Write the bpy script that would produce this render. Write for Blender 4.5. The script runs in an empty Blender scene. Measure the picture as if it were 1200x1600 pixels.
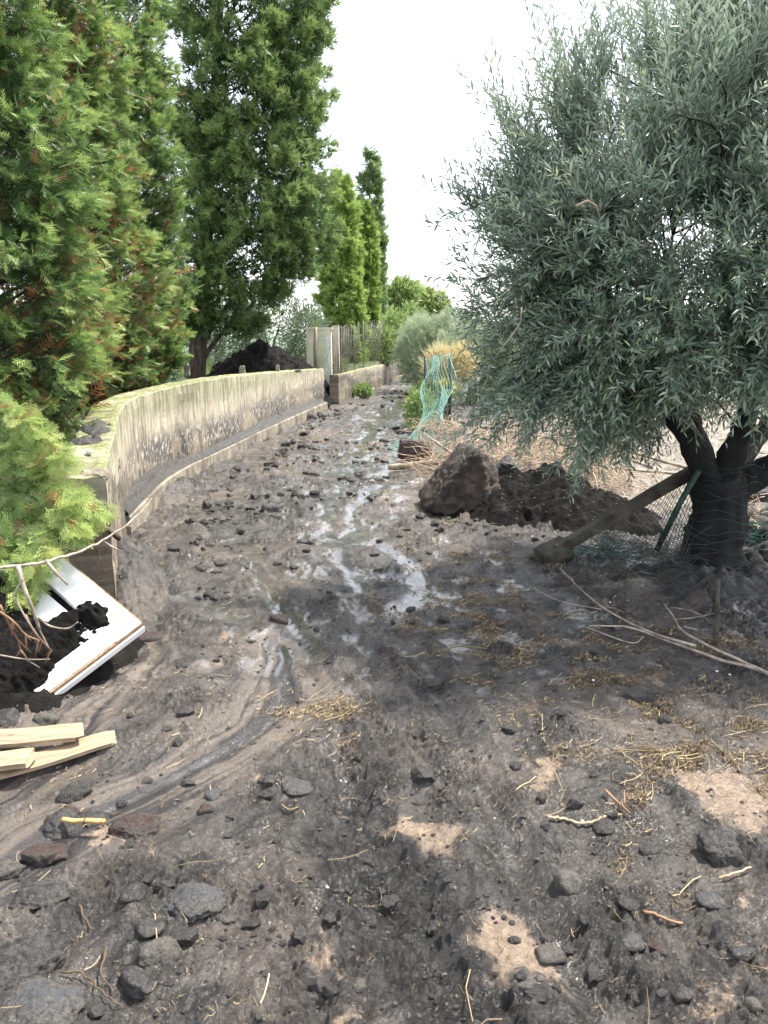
import bpy, math, random
import numpy as np
from mathutils import Vector, Matrix

rng = np.random.default_rng(7)
random.seed(7)
S = bpy.context.scene
COL = S.collection
R = math.radians
# ------------------------------------------------------------------ camera
CAM_H, PITCH, FPX = 1.6, 13.5, 1164.0
cam = bpy.data.cameras.new('camera'); co = bpy.data.objects.new('camera', cam); COL.objects.link(co)
co.location = (0, 0, CAM_H); co.rotation_euler = (R(90 - PITCH), 0, 0)
cam.sensor_fit = 'VERTICAL'; cam.sensor_height = 32.0; cam.lens = 32.0 * FPX / 1600.0
cam.clip_start = 0.05; cam.clip_end = 3000
S.camera = co
# ------------------------------------------------------------------ world: bright thin overcast
SUN_DIR = Vector((0.50, 0.34, 1.10)).normalized()
SUN_EL = math.asin(SUN_DIR.z); SUN_AZ = math.atan2(SUN_DIR.x, SUN_DIR.y)
w = bpy.data.worlds.new('World'); S.world = w; w.use_nodes = True
nt = w.node_tree; nt.nodes.clear()
out = nt.nodes.new('ShaderNodeOutputWorld')
sky = nt.nodes.new('ShaderNodeTexSky'); sky.sky_type = 'NISHITA'; sky.sun_disc = False
sky.sun_elevation = SUN_EL; sky.sun_rotation = SUN_AZ; sky.air_density = 1.0; sky.dust_density = 2.0
b1 = nt.nodes.new('ShaderNodeBackground'); b1.inputs[1].default_value = 0.07
nt.links.new(sky.outputs[0], b1.inputs[0])
b2 = nt.nodes.new('ShaderNodeBackground')
tc = nt.nodes.new('ShaderNodeTexCoord'); nz = nt.nodes.new('ShaderNodeTexNoise')
nz.inputs['Scale'].default_value = 1.6; nz.inputs['Detail'].default_value = 5
cr = nt.nodes.new('ShaderNodeValToRGB')
cr.color_ramp.elements[0].position = 0.3; cr.color_ramp.elements[0].color = (0.80, 0.82, 0.86, 1)
cr.color_ramp.elements[1].position = 0.7; cr.color_ramp.elements[1].color = (1.0, 0.99, 0.97, 1)
nt.links.new(tc.outputs['Generated'], nz.inputs['Vector']); nt.links.new(nz.outputs[0], cr.inputs[0])
nt.links.new(cr.outputs[0], b2.inputs[0]); b2.inputs[1].default_value = 0.68
ad = nt.nodes.new('ShaderNodeAddShader')
nt.links.new(b1.outputs[0], ad.inputs[0]); nt.links.new(b2.outputs[0], ad.inputs[1]); nt.links.new(ad.outputs[0], out.inputs[0])
sl = bpy.data.lights.new('sun', 'SUN'); so = bpy.data.objects.new('sun', sl); COL.objects.link(so)
sl.energy = 4.9; sl.angle = R(3); sl.color = (1.0, 0.94, 0.84)
so.rotation_euler = (-SUN_DIR).to_track_quat('-Z', 'Y').to_euler()
S.view_settings.view_transform = 'Standard'; S.view_settings.look = 'None'
S.view_settings.exposure = 1.25; S.view_settings.gamma = 1.0
S.render.engine = 'CYCLES'
S.cycles.max_bounces = 6; S.cycles.transparent_max_bounces = 6
S.cycles.use_denoising = True

# ------------------------------------------------------------------ pixel helpers (photo pixels 1200 x 1600)
cp, sp_ = math.cos(R(PITCH)), math.sin(R(PITCH))
def ray(px, py):
    u = (px - 600) / FPX; v = (800 - py) / FPX
    return Vector((u, cp + v * sp_, -sp_ + v * cp))
def G(px, py, z=0.0):
    d = ray(px, py); t = (z - CAM_H) / d.z
    return Vector((d.x * t, d.y * t, z))
def P(px, py, Y):
    d = ray(px, py); t = Y / d.y
    return Vector((d.x * t, Y, CAM_H + d.z * t))

# ------------------------------------------------------------------ noise
def _h(ix, iy, s):
    ix = ix.astype(np.int64) & 0xffffffff; iy = iy.astype(np.int64) & 0xffffffff
    h = (ix * 374761393 + iy * 668265263 + s * 974634777) & 0xffffffff
    h = ((h ^ (h >> 13)) * 1274126177) & 0xffffffff
    h = ((h ^ (h >> 15)) * 2246822519) & 0xffffffff
    return ((h ^ (h >> 16)) & 0xffffff) / float(0x1000000)
def perlin(x, y, s=0):
    xi = np.floor(x); yi = np.floor(y); fx = x - xi; fy = y - yi
    u = fx * fx * fx * (fx * (fx * 6 - 15) + 10); v = fy * fy * fy * (fy * (fy * 6 - 15) + 10)
    def g(a, b):
        an = _h(xi + a, yi + b, s) * 6.2831853
        return np.cos(an) * (fx - a) + np.sin(an) * (fy - b)
    n0 = g(0, 0) * (1 - u) + g(1, 0) * u; n1 = g(0, 1) * (1 - u) + g(1, 1) * u
    return (n0 * (1 - v) + n1 * v) * 1.5
def fbm(x, y, s=0, o=4, g=0.5):
    t = 0; a = 1; f = 1
    for i in range(o):
        t = t + a * perlin(x * f + 17.3 * i, y * f - 9.1 * i, s + i); a *= g; f *= 2.03
    return t
def domes(x, y, cell, s, dens, rmin=0.25, rmax=0.6):
    """lumps: highest of random domes, dens (array or number) = share of the cells that carry one"""
    X = x / cell; Y = y / cell; xi = np.floor(X); yi = np.floor(Y); best = np.zeros_like(x)
    for a in (-1, 0, 1):
        for b in (-1, 0, 1):
            cx = xi + a; cy = yi + b
            px = cx + 0.5 + 0.7 * (_h(cx, cy, s) - .5); py = cy + 0.5 + 0.7 * (_h(cx, cy, s + 1) - .5)
            r = rmin + (rmax - rmin) * _h(cx, cy, s + 2)
            an = _h(cx, cy, s + 4) * 3.1416; ca = np.cos(an); sa = np.sin(an)
            dx = X - px; dy = Y - py; ex = (dx * ca + dy * sa) * 1.0; ey = (-dx * sa + dy * ca) * 1.5
            d = 1 - (ex * ex + ey * ey) / (r * r)
            ok = _h(cx, cy, s + 3) < dens
            best = np.maximum(best, np.where(ok, np.clip(d, 0, 1) ** .72 * r, 0))
    return best * cell
def sst(a, b, x):
    t = np.clip((x - a) / (b - a), 0, 1); return t * t * (3 - 2 * t)
def n3(p, s=0):
    x, y, z = p[:, 0], p[:, 1], p[:, 2]
    return (perlin(x, y + 5.1 * z, s) + perlin(y + 31.7, z + 4.3 * x, s + 1) + perlin(z - 11.2, x + 3.7 * y, s + 2)) / 1.8
def polydist(x, y, pts):
    best = np.full(x.shape, 1e9); along = np.zeros(x.shape); acc = 0
    for (ax, ay), (bx, by) in zip(pts[:-1], pts[1:]):
        L = math.hypot(bx - ax, by - ay); ux, uy = (bx - ax) / L, (by - ay) / L
        t = np.clip((x - ax) * ux + (y - ay) * uy, 0, L)
        dx = x - ax - ux * t; dy = y - ay - uy * t; d = np.hypot(dx, dy)
        sg = np.where(dx * uy - dy * ux > 0, 1, -1)
        m = d < np.abs(best); best = np.where(m, d * sg, best); along = np.where(m, acc + t, along); acc += L
    return best, along
def gl(pts, z=0.0):
    return [(G(a, b, z).x, G(a, b, z).y) for a, b in pts]

# ------------------------------------------------------------------ mesh helpers
def link(o, parent=None):
    COL.objects.link(o)
    if parent: o.parent = parent
    return o
def tag(o, label=None, cat=None, group=None, kind=None):
    if label: o['label'] = label
    if cat: o['category'] = cat
    if group: o['group'] = group
    if kind: o['kind'] = kind
    return o
def make(name, V, F, mat, parent=None, smooth=True, attrs=None, uv=None, colors=None):
    V = np.asarray(V, dtype=np.float32).reshape(-1, 3)
    if isinstance(F, np.ndarray):
        F = F.astype(np.int32); k = F.shape[1]; nf = len(F)
        me = bpy.data.meshes.new(name); me.vertices.add(len(V)); me.vertices.foreach_set('co', V.ravel())
        me.loops.add(nf * k); me.loops.foreach_set('vertex_index', F.ravel())
        me.polygons.add(nf); me.polygons.foreach_set('loop_start', np.arange(0, nf * k, k, dtype=np.int32))
        me.polygons.foreach_set('loop_total', np.full(nf, k, dtype=np.int32))
        me.update(calc_edges=True)
    else:
        me = bpy.data.meshes.new(name); me.from_pydata([tuple(map(float, v)) for v in V], [], [tuple(map(int, f)) for f in F]); me.update()
    me.polygons.foreach_set('use_smooth', np.full(len(me.polygons), smooth))
    for k_, a in (attrs or {}).items():
        at = me.attributes.new(k_, 'FLOAT', 'POINT'); at.data.foreach_set('value', np.asarray(a, dtype=np.float32).ravel())
    if mat: me.materials.append(mat)
    return link(bpy.data.objects.new(name, me), parent)
def empty(name, loc=(0, 0, 0), rz=0):
    o = bpy.data.objects.new(name, None); COL.objects.link(o); o.location = loc; o.rotation_euler = (0, 0, rz); o.empty_display_size = .1
    return o
class MB:
    def __init__(s): s.V = []; s.F = []; s.n = 0; s.A = []
    def add(s, V, F, a=None):
        V = np.asarray(V, float).reshape(-1, 3)
        s.V.append(V); s.F += [tuple(int(i) + s.n for i in f) for f in F]; s.n += len(V)
        s.A.append(np.full(len(V), 0.0 if a is None else a)); return s
    def build(s, name, mat, parent=None, smooth=True, off=None):
        V = np.concatenate(s.V)
        if off is not None: V = V - np.array(off)
        return make(name, V, s.F, mat, parent, smooth, {'tint': np.concatenate(s.A)})
def tube(pts, rad, sides=6, cap=True):
    pts = [Vector(p) for p in pts]; n = len(pts)
    if not hasattr(rad, '__len__'): rad = [rad] * n
    V = []; F = []; up = Vector((0.13, 0.21, 0.97))
    prev = None
    for i, p in enumerate(pts):
        t = (pts[min(i + 1, n - 1)] - pts[max(i - 1, 0)]).normalized()
        a = (prev - t * prev.dot(t)) if prev is not None else t.cross(up)
        if a.length < 1e-4: a = t.cross(Vector((1, 0, 0)))
        a.normalize(); b = t.cross(a); prev = a
        for k in range(sides):
            an = 2 * math.pi * k / sides
            V.append(p + (a * math.cos(an) + b * math.sin(an)) * rad[i])
    for i in range(n - 1):
        for k in range(sides):
            k2 = (k + 1) % sides
            F.append((i * sides + k, i * sides + k2, (i + 1) * sides + k2, (i + 1) * sides + k))
    if cap:
        F.append(tuple(range(sides))[::-1]); F.append(tuple((n - 1) * sides + k for k in range(sides)))
    return [tuple(v) for v in V], F
def box(cx, cy, cz, sx, sy, sz):
    V = [(cx + a * sx / 2, cy + b * sy / 2, cz + c * sz / 2) for a in (-1, 1) for b in (-1, 1) for c in (-1, 1)]
    F = [(0, 1, 3, 2), (4, 6, 7, 5), (0, 4, 5, 1), (2, 3, 7, 6), (0, 2, 6, 4), (1, 5, 7, 3)]
    return V, F
def spline(pts, n):
    pts = [Vector(p) for p in pts]
    if len(pts) == 2: return [pts[0].lerp(pts[1], i / (n - 1)) for i in range(n)]
    out = []
    P_ = [pts[0] * 2 - pts[1]] + pts + [pts[-1] * 2 - pts[-2]]
    m = len(pts) - 1
    for i in range(n):
        u = i / (n - 1) * m; k = min(int(u), m - 1); t = u - k
        a, b, c, d = P_[k:k + 4]
        out.append(0.5 * ((2 * b) + (c - a) * t + (2 * a - 5 * b + 4 * c - d) * t * t + (3 * b - a - 3 * c + d) * t ** 3))
    return out
_ico = {}
def ico(sub):
    if sub not in _ico:
        import bmesh
        bm = bmesh.new(); bmesh.ops.create_icosphere(bm, subdivisions=sub, radius=1.0)
        V = np.array([v.co[:] for v in bm.verts]); F = np.array([[v.index for v in f.verts] for f in bm.faces]); bm.free()
        _ico[sub] = (V, F)
    return _ico[sub]
def rock_verts(seed, dims, sub=3, planes=11, rough=0.08, normals=None, round_=10.0):
    r_ = np.random.default_rng(seed); V, F = ico(sub)
    if normals is None:
        N = r_.normal(size=(planes, 3)); N /= np.linalg.norm(N, axis=1)[:, None]; D = r_.uniform(.68, 1.0, planes)
    else:
        N = np.array([n[:3] for n in normals], float); N /= np.linalg.norm(N, axis=1)[:, None]; D = np.array([n[3] for n in normals])
    dt = V @ N.T; rr = np.where(dt > 0.02, D / np.maximum(dt, 0.02), 9)
    rr = np.minimum(rr, 1.4)
    rad = -np.log(np.exp(-rr * round_).sum(1)) / round_ + math.log(2) / round_ * .6
    rad = rad * (1 + rough * n3(V * 2.1 + seed, seed) + rough * .5 * n3(V * 5.3 + seed, seed + 5) + rough * .3 * n3(V * 12 + seed, seed + 9))
    return V * rad[:, None] * np.array(dims), F
def frames(dirs, ups):
    """rotation matrices whose local y is dirs and local z is nearest to ups"""
    y = dirs / np.linalg.norm(dirs, axis=1)[:, None]
    x = np.cross(y, ups); x /= np.maximum(np.linalg.norm(x, axis=1), 1e-6)[:, None]
    z = np.cross(x, y)
    return np.stack([x, y, z], axis=2)
def scatter(T, pos, M, scale, tint):
    """many copies of template T=(verts, tris) in ONE mesh; returns V, F, tint"""
    TV, TF = T; n = len(pos)
    V = np.einsum('nij,vj->nvi', M, TV) * np.asarray(scale).reshape(n, 1, -1) + pos[:, None, :]
    F = TF[None] + (np.arange(n) * len(TV))[:, None, None]
    return V.reshape(-1, 3), F.reshape(-1, TF.shape[1]), np.repeat(tint, len(TV))
def cat(parts):
    Vs, Fs, Ts = [], [], []; n = 0
    for V, F, t in parts: Vs.append(V); Fs.append(F + n); Ts.append(t); n += len(V)
    return np.concatenate(Vs), np.concatenate(Fs), np.concatenate(Ts)

# ------------------------------------------------------------------ materials
def mat(name):
    m = bpy.data.materials.new(name); m.use_nodes = True; t = m.node_tree
    return m, t, t.nodes['Principled BSDF']
class N:
    """small node-graph writer"""
    def __init__(s, t): s.t = t
    def n(s, ty, **k):
        o = s.t.nodes.new(ty)
        for a, b in k.items(): setattr(o, a, b)
        return o
    def put(s, sock, v):
        if hasattr(v, 'is_output') or hasattr(v, 'links'): s.t.links.new(v, sock)
        else:
            if isinstance(v, tuple) and len(v) == 3 and sock.type == 'RGBA': v = (*v, 1)
            sock.default_value = v
    def co(s): return s.n('ShaderNodeTexCoord').outputs['Object']
    def noise(s, v, sc, det=4, rough=.55, dist=0.0):
        o = s.n('ShaderNodeTexNoise'); s.put(o.inputs['Vector'], v); o.inputs['Scale'].default_value = sc
        o.inputs['Detail'].default_value = det; o.inputs['Roughness'].default_value = rough; o.inputs['Distortion'].default_value = dist
        return o.outputs[0]
    def vor(s, v, sc, feat='F1'):
        o = s.n('ShaderNodeTexVoronoi', feature=feat); s.put(o.inputs['Vector'], v); o.inputs['Scale'].default_value = sc; return o.outputs['Distance']
    def ramp(s, v, a, b, c=None):
        o = s.n('ShaderNodeMapRange'); o.interpolation_type = 'SMOOTHSTEP'
        s.put(o.inputs[0], v); o.inputs[1].default_value = a; o.inputs[2].default_value = b
        o.inputs[3].default_value = 0 if c is None else c[0]; o.inputs[4].default_value = 1 if c is None else c[1]
        return o.outputs[0]
    def mix(s, f, a, b):
        o = s.n('ShaderNodeMix', data_type='RGBA'); s.put(o.inputs[0], f); s.put(o.inputs[6], a); s.put(o.inputs[7], b); return o.outputs[2]
    def m(s, op, a, b=0.0, c=0.0):
        o = s.n('ShaderNodeMath', operation=op); s.put(o.inputs[0], a); s.put(o.inputs[1], b); s.put(o.inputs[2], c); return o.outputs[0]
    def at(s, name): return s.n('ShaderNodeAttribute', attribute_name=name).outputs['Fac']
    def scale(s, v, x, y, z):
        o = s.n('ShaderNodeMapping'); s.put(o.inputs[0], v); o.inputs['Scale'].default_value = (x, y, z); return o.outputs[0]
    def bump(s, h, st, d=0.01, nrm=None):
        o = s.n('ShaderNodeBump'); s.put(o.inputs['Height'], h); s.put(o.inputs['Strength'], st); o.inputs['Distance'].default_value = d
        if nrm is not None: s.put(o.inputs['Normal'], nrm)
        return o.outputs[0]

def soil_mat(name, dark, mid, light, scale=1.0, rough=(.45, .85), bump=1.0, spec=.4, muddy=0):
    m, t, b = mat(name); g = N(t); c = g.co()
    a = g.noise(c, 9 * scale, 6, .65); f = g.noise(c, 70 * scale, 5, .7); l = g.noise(c, 2.1 * scale, 4, .6)
    col = g.mix(g.ramp(a, .35, .68), dark, mid)
    col = g.mix(g.m('MULTIPLY', g.ramp(l, .5, .72), g.ramp(f, .35, .7)), col, light)
    if muddy:
        mk = g.ramp(g.m('ADD', g.noise(c, 9, 6, .75), g.m('MULTIPLY', g.m('SUBTRACT', g.noise(c, 45, 4, .7), .5), .5)), .36, .54)
        col = g.mix(g.m('MULTIPLY', mk, muddy), col, g.mix(g.ramp(f, .35, .65), (.026, .024, .022), (.095, .087, .080)))
    g.put(b.inputs['Base Color'], col)
    g.put(b.inputs['Roughness'], g.ramp(g.noise(c, 14 * scale, 4, .6), .3, .7, rough))
    g.put(b.inputs['Specular IOR Level'], spec)
    n1 = g.bump(g.noise(c, 28 * scale, 6, .7), .9 * bump, .03 / scale)
    n2 = g.bump(g.noise(c, 130 * scale, 4, .7), .7 * bump, .008 / scale, n1)
    g.put(b.inputs['Normal'], n2); return m
def plain_mat(name, c1, c2, sc=12, rough=.7, stretch=(1, 1, 1), bump=.5, dist=.01, spec=.4, lo=.35, hi=.68):
    m, t, b = mat(name); g = N(t); c = g.scale(g.co(), *stretch)
    a = g.noise(c, sc, 6, .65)
    g.put(b.inputs['Base Color'], g.mix(g.ramp(a, lo, hi), c1, c2)); b.inputs['Roughness'].default_value = rough
    b.inputs['Specular IOR Level'].default_value = spec
    g.put(b.inputs['Normal'], g.bump(g.noise(c, sc * 3, 6, .7), bump, dist)); return m
def leaf_mat(name, stops, back=None, rough=.5, trans=.25, spec=.4):
    """stops: [(tint value, colour)]"""
    m, t, b = mat(name); g = N(t); tint = g.at('tint')
    r = g.n('ShaderNodeValToRGB'); g.put(r.inputs[0], tint); e = r.color_ramp.elements
    e[0].position = stops[0][0]; e[0].color = (*stops[0][1], 1); e[1].position = stops[-1][0]; e[1].color = (*stops[-1][1], 1)
    for p, c in stops[1:-1]: k = e.new(p); k.color = (*c, 1)
    col = r.outputs[0]
    if back: col = g.mix(g.n('ShaderNodeNewGeometry').outputs['Backfacing'], col, back)
    g.put(b.inputs['Base Color'], col); b.inputs['Roughness'].default_value = rough; b.inputs['Specular IOR Level'].default_value = spec
    if trans:
        tr = g.n('ShaderNodeBsdfTranslucent'); g.put(tr.inputs[0], col); mx = g.n('ShaderNodeMixShader'); mx.inputs[0].default_value = trans
        t.links.new(b.outputs[0], mx.inputs[1]); t.links.new(tr.outputs[0], mx.inputs[2]); t.links.new(mx.outputs[0], t.nodes['Material Output'].inputs[0])
    return m

M = {}
def ground_mat():
    m, t, b = mat('mud'); g = N(t); c = g.co()
    sand, wet, churn, green, flow, pale = (g.at(k) for k in ('sand', 'wet', 'churn', 'green', 'flow', 'pale'))
    a = g.noise(c, 5.5, 7, .62, .4); f = g.noise(c, 60, 5, .7); l = g.noise(c, 1.1, 5, .6, .6); mm = g.noise(c, 20, 5, .65)
    col = g.mix(g.ramp(a, .36, .66), (.024, .022, .0205), (.122, .110, .100))
    col = g.mix(g.m('MULTIPLY', g.ramp(l, .47, .68), .75), col, (.185, .148, .122))
    col = g.mix(g.m('MULTIPLY', g.ramp(mm, .55, .72), .7), col, (.020, .019, .018))
    col = g.mix(g.ramp(f, .60, .76), col, (.20, .17, .14))
    g2 = g.noise(c, 150, 4, .8); col = g.mix(g.m('MULTIPLY', g.ramp(g2, .55, .42), .0), col, col)
    col = g.mix(g.m('MULTIPLY', g.ramp(g2, .46, .36), .75), col, (.014, .013, .013))
    col = g.mix(g.m('MULTIPLY', g.ramp(g2, .60, .68), .6), col, (.24, .20, .165))
    st = g.m('ADD', g.at('stri'), g.m('MULTIPLY', g.m('SUBTRACT', g.noise(c, 7, 5, .6, 1.0), .5), .35))
    col = g.mix(g.m('MULTIPLY', flow, .9), col, g.mix(g.ramp(st, .30, .62), (.040, .038, .040), (.21, .175, .148)))
    sm = g.m('MULTIPLY', g.ramp(g.m('ADD', sand, g.m('ADD', g.m('MULTIPLY', g.m('SUBTRACT', g.noise(c, 13, 6, .8), .5), 2.0), g.m('MULTIPLY', g.m('SUBTRACT', g.noise(c, 70, 4, .7), .5), .8))), .42, .82), g.ramp(sand, .02, .3))
    col = g.mix(sm, col, g.mix(g.ramp(g.noise(c, 35, 4, .7), .35, .7), (.25, .185, .135), (.44, .335, .245)))
    pm = g.ramp(g.m('ADD', pale, g.m('MULTIPLY', g.m('SUBTRACT', g.noise(c, 3, 6, .7), .5), .8)), .4, .7)
    col = g.mix(pm, col, g.mix(g.ramp(g.noise(c, 6, 6, .7), .35, .7), (.15, .12, .092), (.36, .31, .245)))
    col = g.mix(churn, col, g.mix(g.ramp(mm, .4, .65), (.008, .0077, .0075), (.034, .031, .029)))
    col = g.mix(green, col, g.mix(g.ramp(f, .35, .65), (.03, .06, .012), (.12, .20, .03)))
    lit = g.m('MULTIPLY', g.at('litter'), g.ramp(g.noise(g.scale(c, 1, 1, 1), 38, 6, .8, 1.5), .46, .56)); col = g.mix(lit, col, g.mix(g.ramp(g.noise(c, 90, 4, .8), .4, .6), (.06, .038, .02), (.24, .165, .085)))
    col = g.mix(g.ramp(g.vor(c, 75), .07, .03), col, (.34, .29, .22))
    col = g.mix(g.m('MULTIPLY', wet, .45), col, (.03, .03, .032))
    g.put(b.inputs['Base Color'], col); wet = g.ramp(wet, .25, .70)
    rr = g.ramp(g.noise(c, 6, 6, .7), .36, .62, (.17, .55))
    r2 = g.m('ADD', rr, g.m('MULTIPLY', sm, .25))
    r3 = g.n('ShaderNodeMix'); g.put(r3.inputs[0], wet); g.put(r3.inputs[2], r2); r3.inputs[3].default_value = .10
    g.put(b.inputs['Roughness'], r3.outputs[0]); g.put(b.inputs['Coat Weight'], g.m('MULTIPLY', wet, .6)); b.inputs['Coat Roughness'].default_value = .05; b.inputs['Specular IOR Level'].default_value = .7
    dry = g.m('SUBTRACT', 1.0, g.m('MULTIPLY', wet, .85))
    n1 = g.bump(g.noise(c, 22, 7, .75, .5), g.m('MULTIPLY', dry, 1.0), .05)
    n2 = g.bump(g.noise(c, 110, 5, .8), g.m('MULTIPLY', dry, .9), .014, n1)
    g.put(b.inputs['Normal'], n2); return m
M['mud'] = ground_mat()
M['soil'] = soil_mat('black_soil', (.006, .0058, .0056), (.018, .0165, .0155), (.035, .030, .026), rough=(.7, .95), bump=1.3, spec=.12)
M['basalt'] = soil_mat('basalt', (.020, .020, .021), (.055, .054, .055), (.10, .095, .09), 1.4, (.4, .75), 1.0, muddy=.85)
M['basalt_blue'] = soil_mat('basalt_blue', (.050, .054, .060), (.10, .107, .117), (.14, .14, .142), 1.4, (.3, .6), .9, muddy=.95)
M['basalt_tan'] = soil_mat('basalt_tan', (.08, .072, .062), (.17, .155, .13), (.25, .21, .17), 1.4, (.5, .8), 1.0, muddy=.9)
M['scoria'] = soil_mat('scoria', (.045, .022, .018), (.13, .055, .042), (.20, .10, .08), 1.6, (.5, .85), 1.4, muddy=.9)
M['clod'] = soil_mat('clod', (.016, .015, .015), (.042, .039, .037), (.085, .077, .068), 1.8, (.35, .75), 1.3, .5, muddy=.5)
M['boulder'] = soil_mat('boulder', (.035, .028, .024), (.110, .083, .070), (.19, .145, .12), 1.3, (.6, .9), 1.4)
M['white_stone'] = plain_mat('white_stone', (.55, .53, .48), (.75, .74, .7), 40)
M['bark_olive'] = plain_mat('olive_bark', (.006, .006, .006), (.022, .021, .020), 9, .85, (1, 1, .25), 1.0, .03)
M['bark'] = plain_mat('conifer_bark', (.035, .026, .020), (.13, .10, .08), 10, .85, (1, 1, .2), 1.0, .02)
M['twig_grey'] = plain_mat('dead_wood', (.16, .125, .10), (.40, .34, .28), 16, .7, (1, 1, 1), .6, .005)
M['twig_brown'] = plain_mat('brown_wood', (.12, .06, .035), (.30, .18, .10), 14, .7)
M['twig_pink'] = plain_mat('dry_brush', (.27, .19, .135), (.58, .47, .35), 6, .7)
M['twig_green'] = plain_mat('live_twig', (.08, .085, .05), (.18, .18, .12), 10, .7)
M['straw'] = leaf_mat('straw', [(0, (.09, .062, .035)), (.4, (.20, .145, .08)), (.8, (.38, .30, .16)), (1, (.55, .48, .27))], trans=.1, rough=.6)
M['planks'] = plain_mat('raw_pine', (.20, .145, .095), (.38, .29, .19), 5, .8, (14, 1.2, 6), .5, .004)
M['white_paint'] = plain_mat('white_paint', (.83, .83, .83), (.50, .47, .43), 9, .45, bump=.15, lo=.52, hi=.78)
M['chipboard'] = plain_mat('chipboard', (.22, .12, .06), (.42, .28, .16), 60, .8)
M['pale_paint'] = plain_mat('cream_render', (.56, .51, .36), (.76, .72, .58), 3.5, .8, (1, 1, .4), .4)
M['rust'] = plain_mat('rusty_iron', (.10, .055, .04), (.30, .20, .15), 9, .8)
M['post_wood'] = plain_mat('weathered_post', (.20, .16, .11), (.40, .34, .24), 12, .8, (1, 1, .2))
M['green_metal'] = plain_mat('green_paint', (.012, .030, .024), (.03, .065, .05), 14, .6, bump=.3)
M['net_green'] = plain_mat('green_netting', (.09, .25, .20), (.24, .42, .36), 6, .6, bump=0)
M['net_dark'] = plain_mat('dark_netting', (.012, .06, .045), (.03, .12, .09), 6, .6, bump=0)
M['wire'] = plain_mat('galvanised_wire', (.03, .03, .03), (.09, .09, .085), 9, .5, bump=0)
M['reed'] = plain_mat('reed_screen', (.12, .11, .10), (.27, .245, .22), 22, .8, (8, 8, 1), .6)
M['root'] = plain_mat('pale_root', (.26, .19, .12), (.50, .40, .26), 30, .7)
M['stalk'] = plain_mat('peeled_stalk', (.45, .12, .05), (.75, .50, .18), 30, .5)
M['teal'] = plain_mat('teal_plastic', (.02, .38, .34), (.04, .50, .44), 6, .4, bump=0)

def concrete_mat():
    m, t, b = mat('stained_concrete'); g = N(t); c = g.co(); uu = g.at('u'); vv = g.at('v')
    cb = g.n('ShaderNodeCombineXYZ'); g.put(cb.inputs[0], uu); g.put(cb.inputs[1], vv); uv = cb.outputs[0]
    streak = g.noise(g.scale(uv, 9, .9, 1), 1.6, 6, .65); blot = g.noise(uv, 2.2, 6, .6); fl = g.noise(g.scale(uv, 1, .45, 1), 24, 5, .7)
    base = g.mix(g.ramp(blot, .35, .65), (.22, .19, .145), (.36, .325, .245))
    base = g.mix(g.ramp(streak, .45, .62), base, (.43, .40, .31))
    # dark mottled growth in the middle height, with pale flecks
    band = g.m('MULTIPLY', g.ramp(vv, .66, .42), g.ramp(vv, -.1, .15))
    patch = g.ramp(g.m('ADD', g.noise(uv, .9, 3, .5), g.m('MULTIPLY', g.m('SUBTRACT', streak, .5), .8)), .38, .50)
    base = g.mix(g.m('MULTIPLY', g.m('MULTIPLY', band, patch), .95), base, g.mix(g.ramp(fl, .52, .60), (.085, .080, .078), (.50, .46, .38)))
    splash_shade = g.ramp(g.m('ADD', g.m('SUBTRACT', vv, g.ramp(uu, 3.2, .3, (0, .42))), g.m('MULTIPLY', g.m('SUBTRACT', g.noise(c, 6, 6, .7), .5), .7)), .34, .20)  # low mud splash; reaches higher at the near end, painting in its shade
    base = g.mix(g.m('MULTIPLY', splash_shade, .88), base, g.mix(g.ramp(g.noise(c, 40, 4, .7), .4, .62), (.030, .027, .024), (.16, .14, .11)))
    tone = g.m('MULTIPLY', g.ramp(g.m('ADD', vv, g.m('MULTIPLY', g.m('SUBTRACT', g.noise(g.scale(uv, .6, 1, 1), 5, 4, .5), .5), .08)), .56, .535), g.m('SUBTRACT', 1.0, patch))
    base = g.mix(g.m('MULTIPLY', tone, .75), base, g.mix(g.ramp(fl, .4, .62), (.17, .135, .105), (.33, .275, .21)))
    jn = g.m('LESS_THAN', g.m('ABSOLUTE', g.m('SUBTRACT', g.m('FRACT', g.m('MULTIPLY', uu, .42)), .5)), .005)
    base = g.mix(g.m('MULTIPLY', jn, .55), base, (.10, .09, .075))
    drip = g.m('MULTIPLY', g.ramp(streak, .52, .40), g.ramp(vv, .35, .8))
    base = g.mix(g.m('MULTIPLY', drip, .5), base, (.10, .09, .075))
    nrm = g.n('ShaderNodeSeparateXYZ'); g.put(nrm.inputs[0], g.n('ShaderNodeNewGeometry').outputs['Normal'])
    topm = g.m('MULTIPLY', g.ramp(nrm.outputs[2], .4, .8), g.ramp(g.noise(c, 4.5, 6, .7), .36, .56))
    base = g.mix(g.m('MAXIMUM', topm, g.m('MULTIPLY', g.ramp(g.m('ADD', vv, g.m('MULTIPLY', streak, .3)), 0.86, 1.0), .4)), base, g.mix(g.ramp(g.noise(c, 30, 4, .7), .35, .65), (.10, .115, .045), (.21, .225, .10)))
    g.put(b.inputs['Base Color'], base); b.inputs['Roughness'].default_value = .85; b.inputs['Specular IOR Level'].default_value = .25
    n1 = g.bump(g.noise(c, 25, 6, .7), .6, .015); g.put(b.inputs['Normal'], g.bump(g.noise(c, 120, 4, .7), .5, .004, n1)); return m
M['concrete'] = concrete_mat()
M['kerb'] = plain_mat('kerb_concrete', (.11, .095, .075), (.30, .265, .205), 5, .85, bump=.6)
M['cedar'] = leaf_mat('cedar_leaf', [(0, (.024, .050, .018)), (.30, (.085, .155, .045)), (.58, (.21, .32, .095)), (.80, (.40, .49, .15)), (.86, (.28, .24, .09)), (.90, (.36, .16, .075)), (1, (.24, .10, .045))], trans=.35, rough=.55)
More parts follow.
